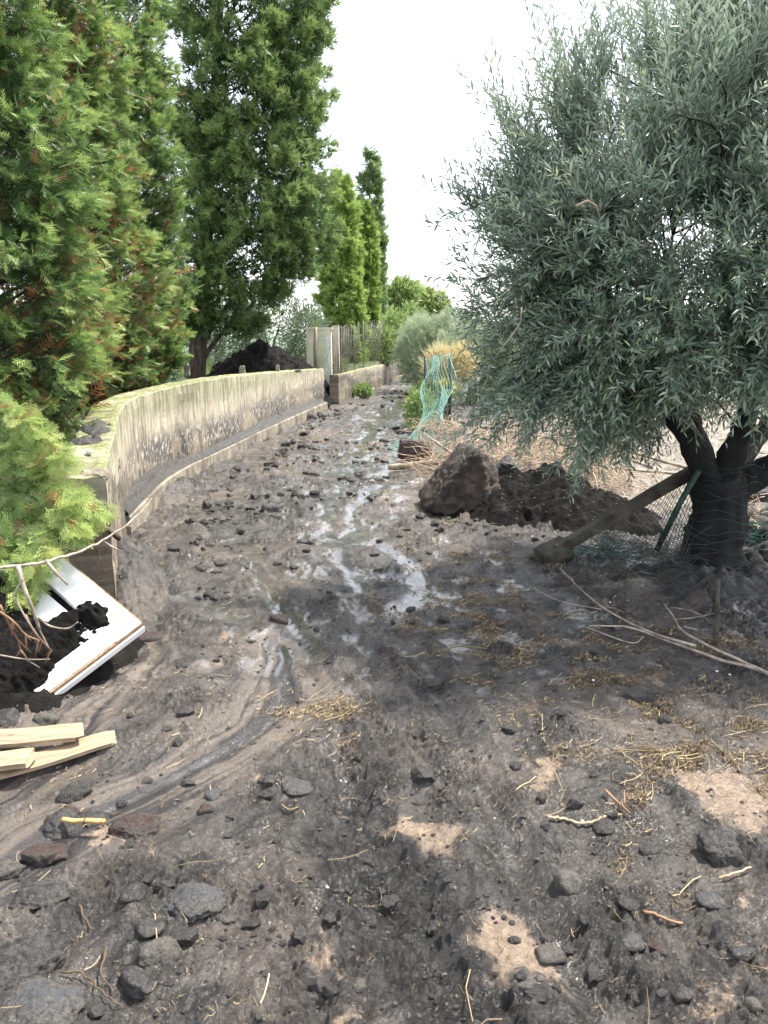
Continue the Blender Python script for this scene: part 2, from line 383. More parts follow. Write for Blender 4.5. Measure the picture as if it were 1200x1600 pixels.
M['cypress'] = leaf_mat('cypress_leaf', [(0, (.030, .052, .022)), (.5, (.105, .180, .060)), (1, (.32, .42, .14))], trans=.35, rough=.6)
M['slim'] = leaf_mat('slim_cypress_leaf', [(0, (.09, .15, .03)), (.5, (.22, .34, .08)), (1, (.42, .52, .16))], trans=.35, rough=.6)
M['poplar'] = leaf_mat('hazed_poplar_leaf', [(0, (.09, .15, .06)), (.5, (.20, .29, .12)), (1, (.34, .42, .20))], trans=.35)  # lightened greens, distance haze put into the leaf colour
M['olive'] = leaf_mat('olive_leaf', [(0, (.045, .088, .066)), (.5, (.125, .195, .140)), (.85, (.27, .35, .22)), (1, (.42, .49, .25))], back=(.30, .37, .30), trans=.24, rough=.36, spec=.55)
M['greyleaf'] = leaf_mat('grey_leaf', [(0, (.06, .10, .06)), (.5, (.14, .19, .13)), (1, (.26, .32, .22))], trans=.3)
M['bright'] = leaf_mat('haze_paled_leaf', [(0, (.07, .13, .04)), (.5, (.19, .28, .09)), (1, (.40, .48, .20))], trans=.35)  # greens paled so far trees carry haze and glare in their colour
M['tamarisk'] = leaf_mat('feathery_leaf', [(0, (.16, .22, .13)), (.6, (.32, .40, .26)), (1, (.50, .52, .34))], trans=.35)
M['drygrass'] = leaf_mat('dry_grass', [(0, (.25, .18, .09)), (.6, (.55, .45, .25)), (1, (.72, .66, .40))], trans=.3)
M['yellow'] = leaf_mat('yellow_leaf', [(0, (.3, .3, .03)), (1, (.65, .58, .10))], trans=.3)

# ------------------------------------------------------------------ terrain
WT = [(165, 745, .82), (172, 705, .86), (180, 680, .89), (184, 655, .93), (194, 634, .96), (212, 621, .99), (262, 606, 1.015), (300, 598, 1.04), (345, 590, 1.04), (400, 584, .985), (460, 579, .895), (506, 576, .815)]
WALL_H = 0.82
wall_in = spline([G(a, b, c).xy.to_3d() for a, b, c in WT], 150)
wall_hz = [q.z for q in spline([Vector((0, 0, c)) for a, b, c in WT], 150)]
def WH(y): return float(np.interp(y, [p.y for p in wall_in], wall_hz))       # face of the wall on the lane side, seen from above
wx = np.array([p.x for p in wall_in]); wy = np.array([p.y for p in wall_in])
W2T = [(529, 585), (560, 577), (600, 568), (622, 562), (640, 560)]
wall2_in = spline([G(a, b + 1, .66).xy.to_3d() for a, b in W2T], 50)
w2x = np.array([p.x for p in wall2_in]); w2y = np.array([p.y for p in wall2_in])
def lane_left(y):
    return np.interp(y, np.concatenate([wy, w2y]), np.concatenate([wx, w2x]))
WETP = [gl(q) for q in ([(604, 640), (585, 668), (560, 700), (548, 752), (508, 790), (512, 835), (540, 870), (578, 918)],
                        [(640, 690), (612, 722), (596, 760), (560, 790), (545, 850)],
                        [(392, 850), (412, 920), (455, 985), (480, 1010)], [(505, 618), (470, 645), (420, 668)], [(655, 600), (620, 640), (600, 655)],
                        [(612, 850), (655, 900), (640, 940)])]
TRACK = gl([(385, 868), (430, 935), (480, 998), (545, 1075), (600, 1170), (640, 1250)])
RUT = gl([(470, 1640), (490, 1450), (505, 1330), (540, 1220), (520, 1120), (470, 1010)])
RUT2 = gl([(1010, 1640), (900, 1500), (800, 1350), (745, 1210), (700, 1110), (640, 1000)])
TRACK2 = gl([(745, 1210), (800, 1330), (880, 1460), (960, 1640)])
TROUGH = gl([(555, 1260), (600, 1360), (690, 1480), (800, 1640)])
RIDGE = gl([(610, 1310), (700, 1420), (770, 1530), (830, 1640)])
RIDGE2 = gl([(700, 1290), (850, 1400), (960, 1490), (1060, 1620)])
RIDGE3 = gl([(1080, 1260), (1140, 1310), (1210, 1370)])
FLOW = gl([(-90, 1400), (40, 1310), (180, 1245), (300, 1190), (400, 1130), (450, 1080), (440, 1000)])
FLOW2 = gl([(180, 950), (215, 1010), (180, 1060), (120, 1110), (60, 1180), (-60, 1250)])
SANDS = [(668, 1292, 66, 26, 1), (650, 1285, 30, 14, 1), (800, 1475, 50, 56, 1), (780, 1455, 40, 26, 1), (1150, 1240, 86, 56, .82), (1100, 1215, 40, 26, .8), (848, 1203, 30, 30, .8), (357, 992, 16, 14, .7), (330, 1040, 22, 12, .62), (508, 1492, 34, 46, .66),
         (405, 1222, 26, 14, .6), (1105, 1535, 60, 24, .62), (905, 1050, 16, 12, .7), (1035, 1055, 16, 10, .7), (845, 1105, 60, 22, .5), (530, 1580, 26, 16, .6), (165, 1295, 40, 16, .8),
         (650, 1000, 40, 12, .45), (420, 1010, 12, 8, .6), (310, 878, 14, 8, .5), (840, 1520, 60, 30, .5), (740, 1060, 30, 10, .5), (240, 1310, 60, 18, .4), (900, 1180, 80, 30, .42), (60, 1190, 80, 16, .5), (450, 1130, 60, 22, .4)]
STR = [(700, 950, 120, 45), (900, 1000, 110, 60), (1000, 1090, 140, 60), (780, 920, 90, 35), (820, 870, 70, 20), (700, 870, 50, 18), (560, 700, 60, 14), (480, 690, 70, 14), (660, 850, 40, 14), (1150, 1130, 90, 60), (1010, 1260, 40, 30), (1180, 1480, 40, 20), (640, 790, 40, 8), (520, 1130, 60, 30), (930, 1330, 70, 30),
       (1000, 1400, 60, 30), (800, 1010, 130, 60), (1080, 1180, 150, 60), (620, 970, 60, 40), (480, 1090, 60, 30), (430, 720, 40, 10), (850, 1150, 60, 30), (1100, 1000, 90, 30), (600, 780, 60, 10), (750, 810, 60, 10)]
sw = []
for (a, b, rx, ry) in STR:
    c = G(a, b); dep = c.y * cp + CAM_H * sp_; sw.append((c.x, c.y, rx * dep / FPX, abs(G(a, b - ry).y - G(a, b + ry).y) / 2))
def straw_dens(x, y):
    d = np.full(x.shape, .03)
    for cx, cy, rx, ry in sw: d = np.maximum(d, np.exp(-((x - cx) / rx) ** 2 - ((y - cy) / ry) ** 2))
    return d * (1 - .55 * sst(2.6, 1.8, y)) * (.05 + .95 * sst(0, .45, fbm(x * 4.5, y * 4.5, 300, 3)))
def smin_gauss(d, s): return np.exp(-(d / s) ** 2)
def terrain(x, y, masks=False):
    x = np.asarray(x, float); y = np.asarray(y, float)
    xl = lane_left(y)
    near = sst(14, 6, y)
    behind = sst(.12, .55, xl - .30 - x) * sst(4.0, 6.5, y)
    lvl = behind * (.10 + .48 * sst(6.5, 10.5, y))
    right = sst(.9, 2.2, x - .45 - .12 * np.clip(y - 5, 0, 20)) * sst(4.5, 6.5, y)
    road = (1 - behind) * (1 - right)
    dmin = np.full(x.shape, 9.0)
    for q in WETP: dmin = np.minimum(dmin, np.abs(polydist(x + .07 * perlin(x * 3, y * 3, 61), y + .1 * perlin(x * 2.3, y * 2.3, 62), q)[0]))
    wn = fbm(x * 2.6, y * 1.7, 40, 4)
    wet = np.clip(smin_gauss(dmin, .05 + .008 * y) + smin_gauss(dmin, .28 + .04 * y) * sst(-.1, .45, wn), 0, 1)
    wet = np.maximum(wet, .62 * sst(.15, .5, fbm(x * 1.6, y * 1.1, 44, 4)) * sst(4.5, 7, y) * road)
    wet = np.maximum(wet, .55 * sst(.15, .6, fbm(x * 3.1, y * 3.1, 45, 4)) * sst(1.5, 3.5, y) * road)
    # clod density: along the wall foot and over the middle of the lane
    cz = .10 + .55 * sst(4.2, 6.5, y) + .4 * smin_gauss(x - xl - .35, .5) * sst(5, 7, y)
    cz = cz * (.55 + .9 * sst(-.25, .35, fbm(x * .8, y * .8, 50, 3))) * (1 - .75 * wet)
    fine = sst(-.1, .5, fbm(x * 1.7, y * 1.7, 52, 3))
    h = .030 * fbm(x * .75, y * .75, 3, 4) + .012 * fbm(x * 4, y * 4, 5, 4) * (1 - .8 * wet)
    rg = 1 - np.abs(perlin(x * 9 + .5 * perlin(x * 5, y * 5, 8), y * 9, 7)); h = h + .030 * (rg - .6) * (1 - wet) * (.35 + fine); rg2 = 1 - np.abs(perlin(x * 26 + perlin(x * 9, y * 9, 9), y * 26, 10)); h = h + .012 * (rg2 - .6) * (1 - wet) * (.3 + fine)
    h = h + .016 * fbm(x * 24, y * 24, 12, 4, .6) * (1 - .9 * wet) * (.35 + fine)
    dn = (1 - .9 * wet)
    h = h + .55 * domes(x, y, .26, 100, cz * .30) * dn + .6 * domes(x + .3, y, .12, 110, cz * .55) * dn
    h = h + (.6 * domes(x, y, .055, 120, np.clip(cz * .8, 0, .6) * (.3 + .7 * fine)) + .5 * domes(x, y, .026, 130, .28 * fine)) * dn * sst(14, 7, y)
    h = h - .022 * wet * sst(.0, .1, .5 - dmin)
    # bicycle tyre tread
    for q, wd, md in ((TRACK, .032, 1), (TRACK2, .04, .8)):
        d, s = polydist(x, y, q); a = smin_gauss(d, wd); L = polydist(np.array([q[-1][0]]), np.array([q[-1][1]]), q)[1][0]
        a = a * sst(0, .3, s) * sst(0, .3, L - s); h = h * (1 - .5 * a * md)
        h = h + md * a * (-.012 + .007 * np.sin((s + np.abs(d) * .7) / .024 * 6.283) * np.where(np.abs(d) < .04, 1, 0)) + md * .008 * smin_gauss(np.abs(d) - wd * 1.9, .025) * sst(0, .3, s) * sst(0, .3, L - s)
    for q, wd, dp in ((RUT, .06, .018), (RUT2, .07, .024)):
        d, s = polydist(x + .03 * perlin(x * 4, y * 4, 65), y, q); h = h - dp * smin_gauss(d, wd) + dp * .7 * smin_gauss(np.abs(d) - wd * 1.8, .03); wet = np.maximum(wet, .45 * smin_gauss(d, wd * .7) * sst(-.3, .2, wn))
    # churned trough and thrown-up ridges
    ch = np.zeros(x.shape)
    dt, s_ = polydist(x + .12 * fbm(x * 5, y * 5, 71, 3), y + .12 * fbm(x * 5, y * 5, 72, 3), TROUGH)
    a = smin_gauss(dt, .11); h = h - .060 * a; ch = np.maximum(ch, smin_gauss(dt - .02, .21))
    rr = 0
    for q, wd, am in ((RIDGE, .06, .055), (RIDGE2, .035, .030), (RIDGE3, .05, .06)):
        d, _ = polydist(x + .06 * perlin(x * 6, y * 6, 73), y + .06 * perlin(x * 6, y * 6, 74), q); a = smin_gauss(d, wd)
        h = h + a * am * (.55 + .9 * np.clip(fbm(x * 9, y * 9, 75, 4), -.4, 1)); ch = np.maximum(ch, smin_gauss(d, wd * 1.5) * (.9 if am > .04 else .5)); rr = np.maximum(rr, a)
    h = h + (.018 * fbm(x * 16, y * 16, 80, 4) + .5 * domes(x, y, .035, 140, .5)) * ch * .8
    # smooth mud flow on the left, streaked along its run
    d1, s1 = polydist(x + .05 * perlin(x * 3, y * 3, 81), y + .05 * perlin(x * 3, y * 3, 82), FLOW); d2, s2 = polydist(x + .05 * perlin(x * 4, y * 4, 83), y, FLOW2)
    fl = np.maximum(smin_gauss(d1, .22), smin_gauss(d2, .20) * .95); fl = np.clip(fl * 1.4, 0, 1) * sst(4.6, 3.6, y)
    stri = perlin(d1 * 26 + perlin(x * 2, y * 2, 84), s1 * 1.3, 85) * smin_gauss(d1, .25) + perlin(d2 * 26, s2 * 1.8, 86) * smin_gauss(d2, .2)
    h = h * (1 - .8 * fl) + fl * (-.03 + .007 * stri) - .012 * smin_gauss(d1, .06)
    wet = np.maximum(wet, .55 * smin_gauss(d1, .05) * sst(4.6, 3.6, y))
    sand = np.zeros(x.shape); wpx_ = .055 * fbm(x * 8, y * 8, 91, 3); wpy_ = .06 * fbm(x * 7, y * 7, 92, 3)
    for (a_, b_, rx, ry, st_) in SANDS:
        c = G(a_, b_); dep = c.y * cp + CAM_H * sp_; X = rx * dep / FPX * 1.15; Y = max(.02, abs(G(a_, b_ - ry).y - G(a_, b_ + ry).y) / 2) * 1.15
        q = np.hypot((x - c.x + wpx_) / X, (y - c.y + wpy_) / Y)
        k = sst(1.5, .3, q) * st_; sand = np.maximum(sand, k); h = h * (1 - .7 * k) - .018 * k
    sand = np.maximum(sand, .42 * sst(.1, .6, fbm(x * 2, y * 2, 94, 4)) * sst(3.6, 1.8, y) * sst(-.4, 1, x))
    # land beyond the lane on the right: pale washed-out ground, a little lower
    h = h + lvl + right * (-.10 + .10 * fbm(x * .9, y * .9, 21, 4))
    if not masks: return h
    pale = right * sst(6.3, 7.3, y)
    green = behind * sst(9, 12, y) * .9; green = np.maximum(green, sst(33, 40, y) * .8)
    streakm = np.clip(fl, 0, 1); s1m = .5 + .30 * perlin(d1 * 17 + 1.2 * perlin(x * 2, y * 2, 84), s1 * 1.1, 85) + .22 * perlin(d1 * 55 + perlin(x * 3, y * 3, 87), s1 * 2, 88) - .5 * smin_gauss(d1, .035); s2m = .5 + .35 * perlin(d2 * 18 + perlin(x * 4, y * 4, 89), s2 * 1.5, 86) + .2 * perlin(d2 * 50, s2 * 3, 90); stri_c = np.where(smin_gauss(d1, .22) > smin_gauss(d2, .2), s1m, s2m)
    return h, dict(sand=sand * (1 - wet * .6), wet=np.clip(wet, 0, 1) * (1 - pale), churn=np.clip(ch * 1.5, 0, 1) * (1 - .9 * sand), green=green, flow=streakm, pale=pale, stri=stri_c, litter=np.clip(straw_dens(x, y) * 1.1, 0, 1) * (1 - .8 * np.clip(wet, 0, 1)))

def build_ground():
    ys = [1.0]; 
    while ys[-1] < 42:
        Y = ys[-1]; ys.append(Y + min(1.12 * (Y * Y + 2.56) / (1.6 * 745), 0.0068 * Y + .002))
    ys = [-12, -6, -3, -1.2, -.3, .3, .6, .8, .9] + ys + [44, 50, 60, 80, 120, 200, 400, 900]
    ys = np.array(ys)
    core = np.linspace(-1.04, 1.04, 540)
    ex = 1.04 + np.cumsum(np.geomspace(.006, 1.2, 46))
    us = np.concatenate([-ex[::-1], core, ex])
    Yg, Ug = np.meshgrid(ys, us, indexing='ij')
    X = Ug * (.5 * np.maximum(Yg, 1.0) + .2)
    h, mk = terrain(X.ravel(), Yg.ravel(), True)
    nr, nc = X.shape; i = np.arange(nr * nc).reshape(nr, nc)
    F = np.stack([i[:-1, :-1].ravel(), i[:-1, 1:].ravel(), i[1:, 1:].ravel(), i[1:, :-1].ravel()], 1)
    V = np.stack([X.ravel(), Yg.ravel(), h], 1)
    o = make('ground', V, F, M['mud'], None, True, mk); tag(o, kind='structure', label='dark volcanic mud covering the lane with wet runs and tan patches')
build_ground()
def zt(x, y): return float(terrain(np.array([x]), np.array([y]))[0])
def on(px, py, dz=0.0):
    p = G(px, py)
    for _ in range(3): p = G(px, py, zt(p.x, p.y))
    return Vector((p.x, p.y, p.z + dz))

# ------------------------------------------------------------------ concrete walls
def swept(name, path, prof, matr, parent, jit=.004, seed=0, smooth=False, caps=True, hz=None):
    """prof: closed outline [(offset to the left of the path, z)] swept along the path (list of Vector)"""
    n = len(path); k = len(prof); V = np.zeros((n, k, 3)); u = np.zeros((n, k)); v = np.zeros((n, k)); s = 0
    for i, p in enumerate(path):
        t = (path[min(i + 1, n - 1)] - path[max(i - 1, 0)]).normalized(); nl = Vector((-t.y, t.x, 0))
        if i: s += (p - path[i - 1]).length
        for j, (o, z) in enumerate(prof):
            if hz is not None and z > 0: z = z * hz[i] / WALL_H
            q = p + nl * o; V[i, j] = (q.x, q.y, z); u[i, j] = s; v[i, j] = z
    fl = V.reshape(-1, 3); r = n3(fl * 5, seed) * jit + n3(fl * 19, seed + 3) * jit * .5
    fl = fl + np.stack([r, n3(fl * 6 + 9, seed) * jit, n3(fl * 7 + 3, seed) * jit], 1)
    F = []
    for i in range(n - 1):
        for j in range(k): j2 = (j + 1) % k; F.append((i * k + j, i * k + j2, (i + 1) * k + j2, (i + 1) * k + j))
    if caps: F += [tuple(range(k))[::-1], tuple((n - 1) * k + j for j in range(k))]
    o = make(name, fl, F, matr, parent, smooth, {'u': u.ravel(), 'v': v.ravel()})
    return o
def wall_profile(H, T, zb=-.35):
    pr = [(0, zb + (H - zb) * i / 14) for i in range(15)]; pr[-1] = (.004, H - .012)
    pr += [(.016, H)] + [(T * i / 5, H + .004 * math.sin(i * 2.1)) for i in range(1, 5)] + [(T - .016, H), (T, H - .012)]
    pr += [(T, H * .5), (T, zb)]
    return pr
wl = empty('garden_wall', (0, 0, 0)); tag(wl, 'long curved concrete garden wall with mossy top along the left of the lane', 'wall')
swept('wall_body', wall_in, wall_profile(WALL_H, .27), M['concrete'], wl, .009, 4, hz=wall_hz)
KL = spline([G(a, b, .15).xy.to_3d() for a, b in [(203, 806), (226, 784), (262, 750), (300, 726), (350, 702), (430, 664), (512, 628)]], 60)
seg = 12
for i in range(0, 60 - 1, seg):
    pth = KL[i:i + seg + 1]
    if len(pth) < 2: continue
    pth = [p.copy() for p in pth]; pth[-1] = pth[-1] + (pth[-2] - pth[-1]).normalized() * .012
    swept('kerb_block', pth, [(0, -.2), (0, .14), (.01, .15), (.30, .155), (.30, -.2)], M['kerb'], wl, .005, i)
mb = MB()   # silt lying on the ledge between kerb and wall
led = []
for i in range(0, 60):
    p = KL[i]; j = int(np.argmin((wx - p.x) ** 2 + (wy - p.y) ** 2)); q = wall_in[j]
    for k in range(7):
        f = k / 6; r = p.lerp(q + (q - p) * .02, .12 + .88 * f); led.append((r.x, r.y, .150 + .05 * f + .035 * random.random() * (0.3 if k == 0 else 1)))
mb.add(led, [(i * 7 + k, i * 7 + k + 1, (i + 1) * 7 + k + 1, (i + 1) * 7 + k) for i in range(59) for k in range(6)])
mb.build('silt', M['clod'], wl)
for px, py, hh, ww in ((232, 604, .09, .09), (297, 590, .17, .09), (383, 581, .13, .11), (438, 575, .13, .08), (470, 576, .05, .12)):
    c = G(px, py + 3, .96) + Vector((-.06, .10, 0)); wh_ = WH(c.y); V, F = rock_verts(px, (ww * .6, ww * .6, hh * .72), 2, normals=[(1, .2, 0, .7), (-1, 0, .1, .72), (.1, 1, 0, .7), (0, -1, .1, .72), (0, .1, 1, .8), (0, 0, -1, .8), (.6, .5, .6, .95)], rough=.06, round_=22)
    o = make('post_stub', V + np.array((c.x, c.y, wh_ + hh * .32)), F, M['kerb'], wl, False)
swept_w2 = empty('garden_wall', (0, 0, 0)); tag(swept_w2, 'far concrete garden wall beyond the gate, bending right at the end of the lane', 'wall')
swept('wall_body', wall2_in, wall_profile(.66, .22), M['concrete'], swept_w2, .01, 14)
K2 = spline([G(a, b, .12).xy.to_3d() for a, b in [(531, 609), (575, 600), (612, 590), (640, 585)]], 25)
for i in range(0, 24, 8): swept('kerb_block', K2[i:i + 9], [(0, -.2), (0, .12), (.4, .125), (.4, -.2)], M['kerb'], swept_w2, .005, i)

SLUMP = True
# loose debris on top of the wall
def lump(name, c, dims, seed, m, label=None, cat_=None, sub=3, group=None, parent=None, rz=None, rough=.09, flat=True, **kw):
    V, F = rock_verts(seed, dims, sub, rough=rough, **kw)
    o = make(name, V, F, m, parent, not flat); o.location = c; o.rotation_euler = (0, 0, seed * 1.7 if rz is None else rz)
    if label: tag(o, label, cat_, group)
    return o
lump('concrete_chip', G(140, 706, .875), (.05, .025, .014), 5, M['white_stone'], 'pale flat chip lying on the mossy wall top', 'stone', 2)
def heap(name, outline_c, rx, ry, hgt, seed, m, label, cat_, rz=0, n=70, rough=.06, prof=1.0, kind=None, peaks=None):
    """a low mound: grid dome with noise, skirt below the ground"""
    g = np.linspace(-1.15, 1.15, n); Xg, Yg = np.meshgrid(g, g, indexing='ij'); x = Xg.ravel(); y = Yg.ravel()
    r = np.hypot(x, y) + .10 * fbm(x * 2 + seed, y * 2, seed, 3)
    z = np.clip(1 - r, -.2, 1); z = np.where(z > 0, z ** prof, z) * hgt
    if peaks:
        for (a, b, s_, k) in peaks: z = z + k * np.exp(-((x - a) ** 2 + (y - b) ** 2) / s_ ** 2) * (r < 1)
    X = x * rx; Y = y * ry
    e = sst(1.05, .8, r)
    z = z + e * (rough * fbm(X * 3 + seed, Y * 3, seed + 3, 4) + rough * .45 * fbm(X * 11, Y * 11, seed + 7, 3) + .6 * domes(X + 5, Y + seed, .09, 200 + seed, .45 + 0 * X) + .6 * domes(X, Y, .04, 210 + seed, .4 + 0 * X))
    z = z - .25 * sst(1.0, 1.15, r)
    i = np.arange(n * n).reshape(n, n); F = np.stack([i[:-1, :-1].ravel(), i[1:, :-1].ravel(), i[1:, 1:].ravel(), i[:-1, 1:].ravel()], 1)
    o = make(name, np.stack([X, Y, z], 1), F, m, None, True); o.location = outline_c; o.rotation_euler = (0, 0, rz)
    tag(o, label, cat_, kind=kind); return o
heap('soil_clump', G(150, 668, .905), .13, .34, .05, 31, M['clod'], 'dark soil clump spilled on the near wall top', 'soil', n=44, rough=.02, rz=.35)
heap('soil_clump', G(135, 690, .88), .10, .13, .04, 32, M['clod'], 'small dark soil clump on the mossy wall top beside the pale chip', 'soil', n=36, rough=.015)
lump('broken_stone', G(143, 742, WALL_H) + Vector((0, .05, -.01)), (.13, .06, .05), 77, M['kerb'], 'broken rough stone lump at the end of the wall top', 'stone', 3)

# ------------------------------------------------------------------ gate
g0 = P(499, 600, 18.9); gz = -.1
gp = empty('gate_pillar', (P(499, 560, 18.9).x, 18.9, gz)); tag(gp, 'wide cream gate pillar at the end of the near wall', 'pillar')
mb = MB(); mb.add(*box(0, .05, .98 + 0, .62, .20, 1.62)); mb.build('pillar_body', M['pale_paint'], gp, False)
mb = MB(); mb.add(*box(0, .05, 1.815, .68, .26, .05)); mb.build('cap', M['pale_paint'], gp, False)
ga = empty('gate_pillar', (P(524, 600, 20.3).x, 20.3, gz)); tag(ga, 'narrow cream gate pillar with brown side, beyond the wide pillar', 'pillar')
mb = MB(); mb.add(*box(.03, 0, .95, .17, .25, 1.9)); mb.build('pillar_body', M['pale_paint'], ga, False)
mb = MB(); mb.add(*box(-.10, .01, .93, .085, .22, 1.8)); mb.build('jamb', M['rust'], ga, False)
wp = empty('white_post', (P(515.5, 600, 18.55).x, 18.55, gz)); tag(wp, 'slim white post standing at the kerb end before the gate', 'post')
mb = MB(); mb.add(*box(0, 0, .82, .10, .09, 1.64)); mb.build('post_body', M['white_paint'], wp, False)
pp = P(493, 565, 18.4); pq = P(493, 511, 18.4)
o = make('wooden_stake', *tube([(pp.x, 18.4, .3), (pq.x - .02, 18.4, (pp.z + pq.z) / 2), (pq.x, 18.4, pq.z)], [.045, .044, .04], 8), M['post_wood']); tag(o, 'round wooden stake in front of the wide gate pillar', 'stake')
gt = empty('iron_gate', (P(521, 600, 19.6).x, 19.6, 0)); tag(gt, 'rusty iron gate standing open between the two cream pillars', 'gate')
for z in (.25, .85, 1.55):
    make('rail', *box(-.02, 0, z, .03, .8, .03), M['rust'], gt, False)
for i in range(9):
    make('bar', *box(-.02, -.4 + i * .1, .9, .014, .014, 1.35), M['rust'], gt, False)
# fence on the far wall
fe = empty('stake_fence', (0, 0, 0)); tag(fe, 'tall weathered stake and wire fence standing on the far garden wall', 'fence')
fp = [p + Vector((-.11, 0, 0)) for p in wall2_in]
L = 0; nst = 0
for i in range(90):
    u = i / 89 * 33; k = int(u); p = fp[k].lerp(fp[k + 1], u - k)
    hh = 1.05 + .35 * (i / 89) + random.uniform(-.12, .1); lean = random.uniform(-.03, .03)
    th = random.uniform(.003, .0075) * (1.8 if i % 11 == 0 else 1)
    make('stake', *tube([(p.x, p.y, .62), (p.x + lean, p.y, .62 + hh)], [th, th * .8], 5), M['reed'], fe)
for z in (.78, 1.1, 1.45, 1.75):
    make('fence_wire', *tube([(p.x, p.y, z + .03 * math.sin(i)) for i, p in enumerate(fp[:34])], .006, 4), M['wire'], fe)

def net(name, surf, nu, nv, m, parent=None, rad=.004, sides=3, diamond=False, seg=None, holes=None):
    """strands on surface surf(u,v) -> (x,y,z) for u,v in 0..1"""
    mb = MB(); seg = seg or max(nu, nv)
    def strand(pts):
        run = []
        for p in pts:
            if holes and holes(*p): 
                if len(run) > 1: mb.add(*tube([surf(*q) for q in run], rad, sides, False))
                run = []
            else: run.append(p)
        if len(run) > 1: mb.add(*tube([surf(*q) for q in run], rad, sides, False))
    if diamond:
        for i in range(nu):
            pts = []
            for j in range(nv + 1):
                pts.append(((i + (.5 if j % 2 else 0) * 1.06) / nu, j / nv))
            strand(pts)
            strand([((i + (1 - (.5 if j % 2 else 0) * 1.06)) / nu, j / nv) for j in range(nv + 1)])
    else:
        for i in range(nu + 1): strand([(i / nu, j / seg) for j in range(seg + 1)])
        for j in range(nv + 1): strand([(i / seg, j / nv) for i in range(seg + 1)])
    return mb.build(name, m, parent)

# green netting hung on the stake
a0 = P(496, 518, 18.3)
net('green_net', lambda u, v: (a0.x + .30 * u - .04 + .03 * math.sin(9 * v + 5 * u), 18.3 + .04 * math.sin(12 * u), a0.z - .95 * v + .06 * math.sin(6 * u)), 5, 12, M['net_green'], rad=.0035)
tag(bpy.data.objects['green_net'], 'scrap of green netting hanging from the wooden stake at the gate', 'netting')

# green netting fence right of the lane
gn = empty('netting_fence', (0, 0, 0)); tag(gn, 'sagging green netting fence draped down beside the right of the lane', 'netting')
gA = P(664, 562, 13.2); gB = P(700, 556, 12.0); gC = G(618, 706, .02); gD = G(690, 716, .05)
def sfn(u, v):
    top = gA.lerp(gB, u); bot = gC.lerp(gD, u); w_ = v ** 2.6
    x = top.x * (1 - w_) + bot.x * w_; y = top.y * (1 - v) + bot.y * v; z = top.z * (1 - v) ** 1.15 + bot.z
    f = math.sin(u * 21 + 5 * v) * .04 + .06 * math.sin(u * 9 - 6 * v) + .05 * math.sin(13 * v + 4 * u)
    return (x + f, y + .6 * f, z + .05 * math.sin(7 * u + 5 * v) * v)
net('netting', sfn, 34, 44, M['net_green'], gn, rad=.0036, seg=46)
o = make('fence_post', *tube([(gA.x + .03, gA.y + .06, -.2), (gA.x + .01, gA.y + .06, gA.z + .06)], [.03, .028], 8), M['green_metal'], gn)
o = make('fence_post', *tube([(gB.x + .06, gB.y + .1, -.2), (gB.x + .05, gB.y + .1, gB.z + .02)], [.03, .028], 8), M['green_metal'], gn)
c_ = P(650, 604, 14.5); lump('teal_bucket', Vector((c_.x, 14.5, zt(c_.x, 14.5) + .06)), (.10, .08, .10), 3, M['teal'], 'small crumpled teal plastic scrap at the foot of the netting fence', 'plastic scrap', 2)
c_ = G(637, 597); lump('white_scrap', Vector((c_.x, c_.y, .05)), (.30, .12, .06), 4, M['white_paint'], 'crumpled white scrap lying far down the lane by the shrubs', 'scrap', 2)

# ------------------------------------------------------------------ heaps of soil
heap('soil_mound', (P(410, 560, 17.6).x, 17.7, .50), 1.42, 1.1, .86, 41, M['soil'], 'big black soil mound heaped behind the long garden wall', 'soil mound', n=110, rough=.10, prof=.72, peaks=[(-.15, 0, .35, .10)])
mc = on(850, 812)
heap('soil_mound', (mc.x + .03, mc.y + .25, -.03), 1.05, .62, .40, 42, M['soil'], 'black soil mound with white specks beside the boulder under the olive tree', 'soil mound', n=130, rough=.07, prof=.8, peaks=[(-.45, .1, .25, .10), (-.05, .2, .25, .06)], rz=-.15)
heap('soil_bank', (2.15, 4.62, -.05), 1.25, .50, .15, 43, M['clod'], 'low black soil bank around the foot of the olive trunk', 'soil', n=130, rough=.05, prof=.7)
sc_ = G(240, 770)
heap('silt_slump', (sc_.x + .02, sc_.y + .1, -.03), .42, .75, .20, 46, M['mud'], 'silt slumped over the near end of the kerb against the wall', 'silt', n=90, rough=.03, prof=.8, rz=.3)
heap('mud_bank', (-1.74, 4.72, -.03), .30, 1.0, .30, 47, M['mud'], 'mud banked against the near end of the curved wall', 'mud', n=110, rough=.035, prof=.8, rz=.38)
heap('soil_heap', (G(30, 1010).x - .15, 3.55, -.02), .78, .80, .22, 44, M['soil'], 'dark crumbly soil heap spilled over the white door at the left edge', 'soil heap', n=140, rough=.04, prof=.6)
heap('soil_heap', (-2.62, 4.9, .0), .62, .9, .40, 45, M['soil'], 'shaded soil heap under the cedar behind the end of the wall', 'soil heap', n=80, rough=.06, prof=.7)

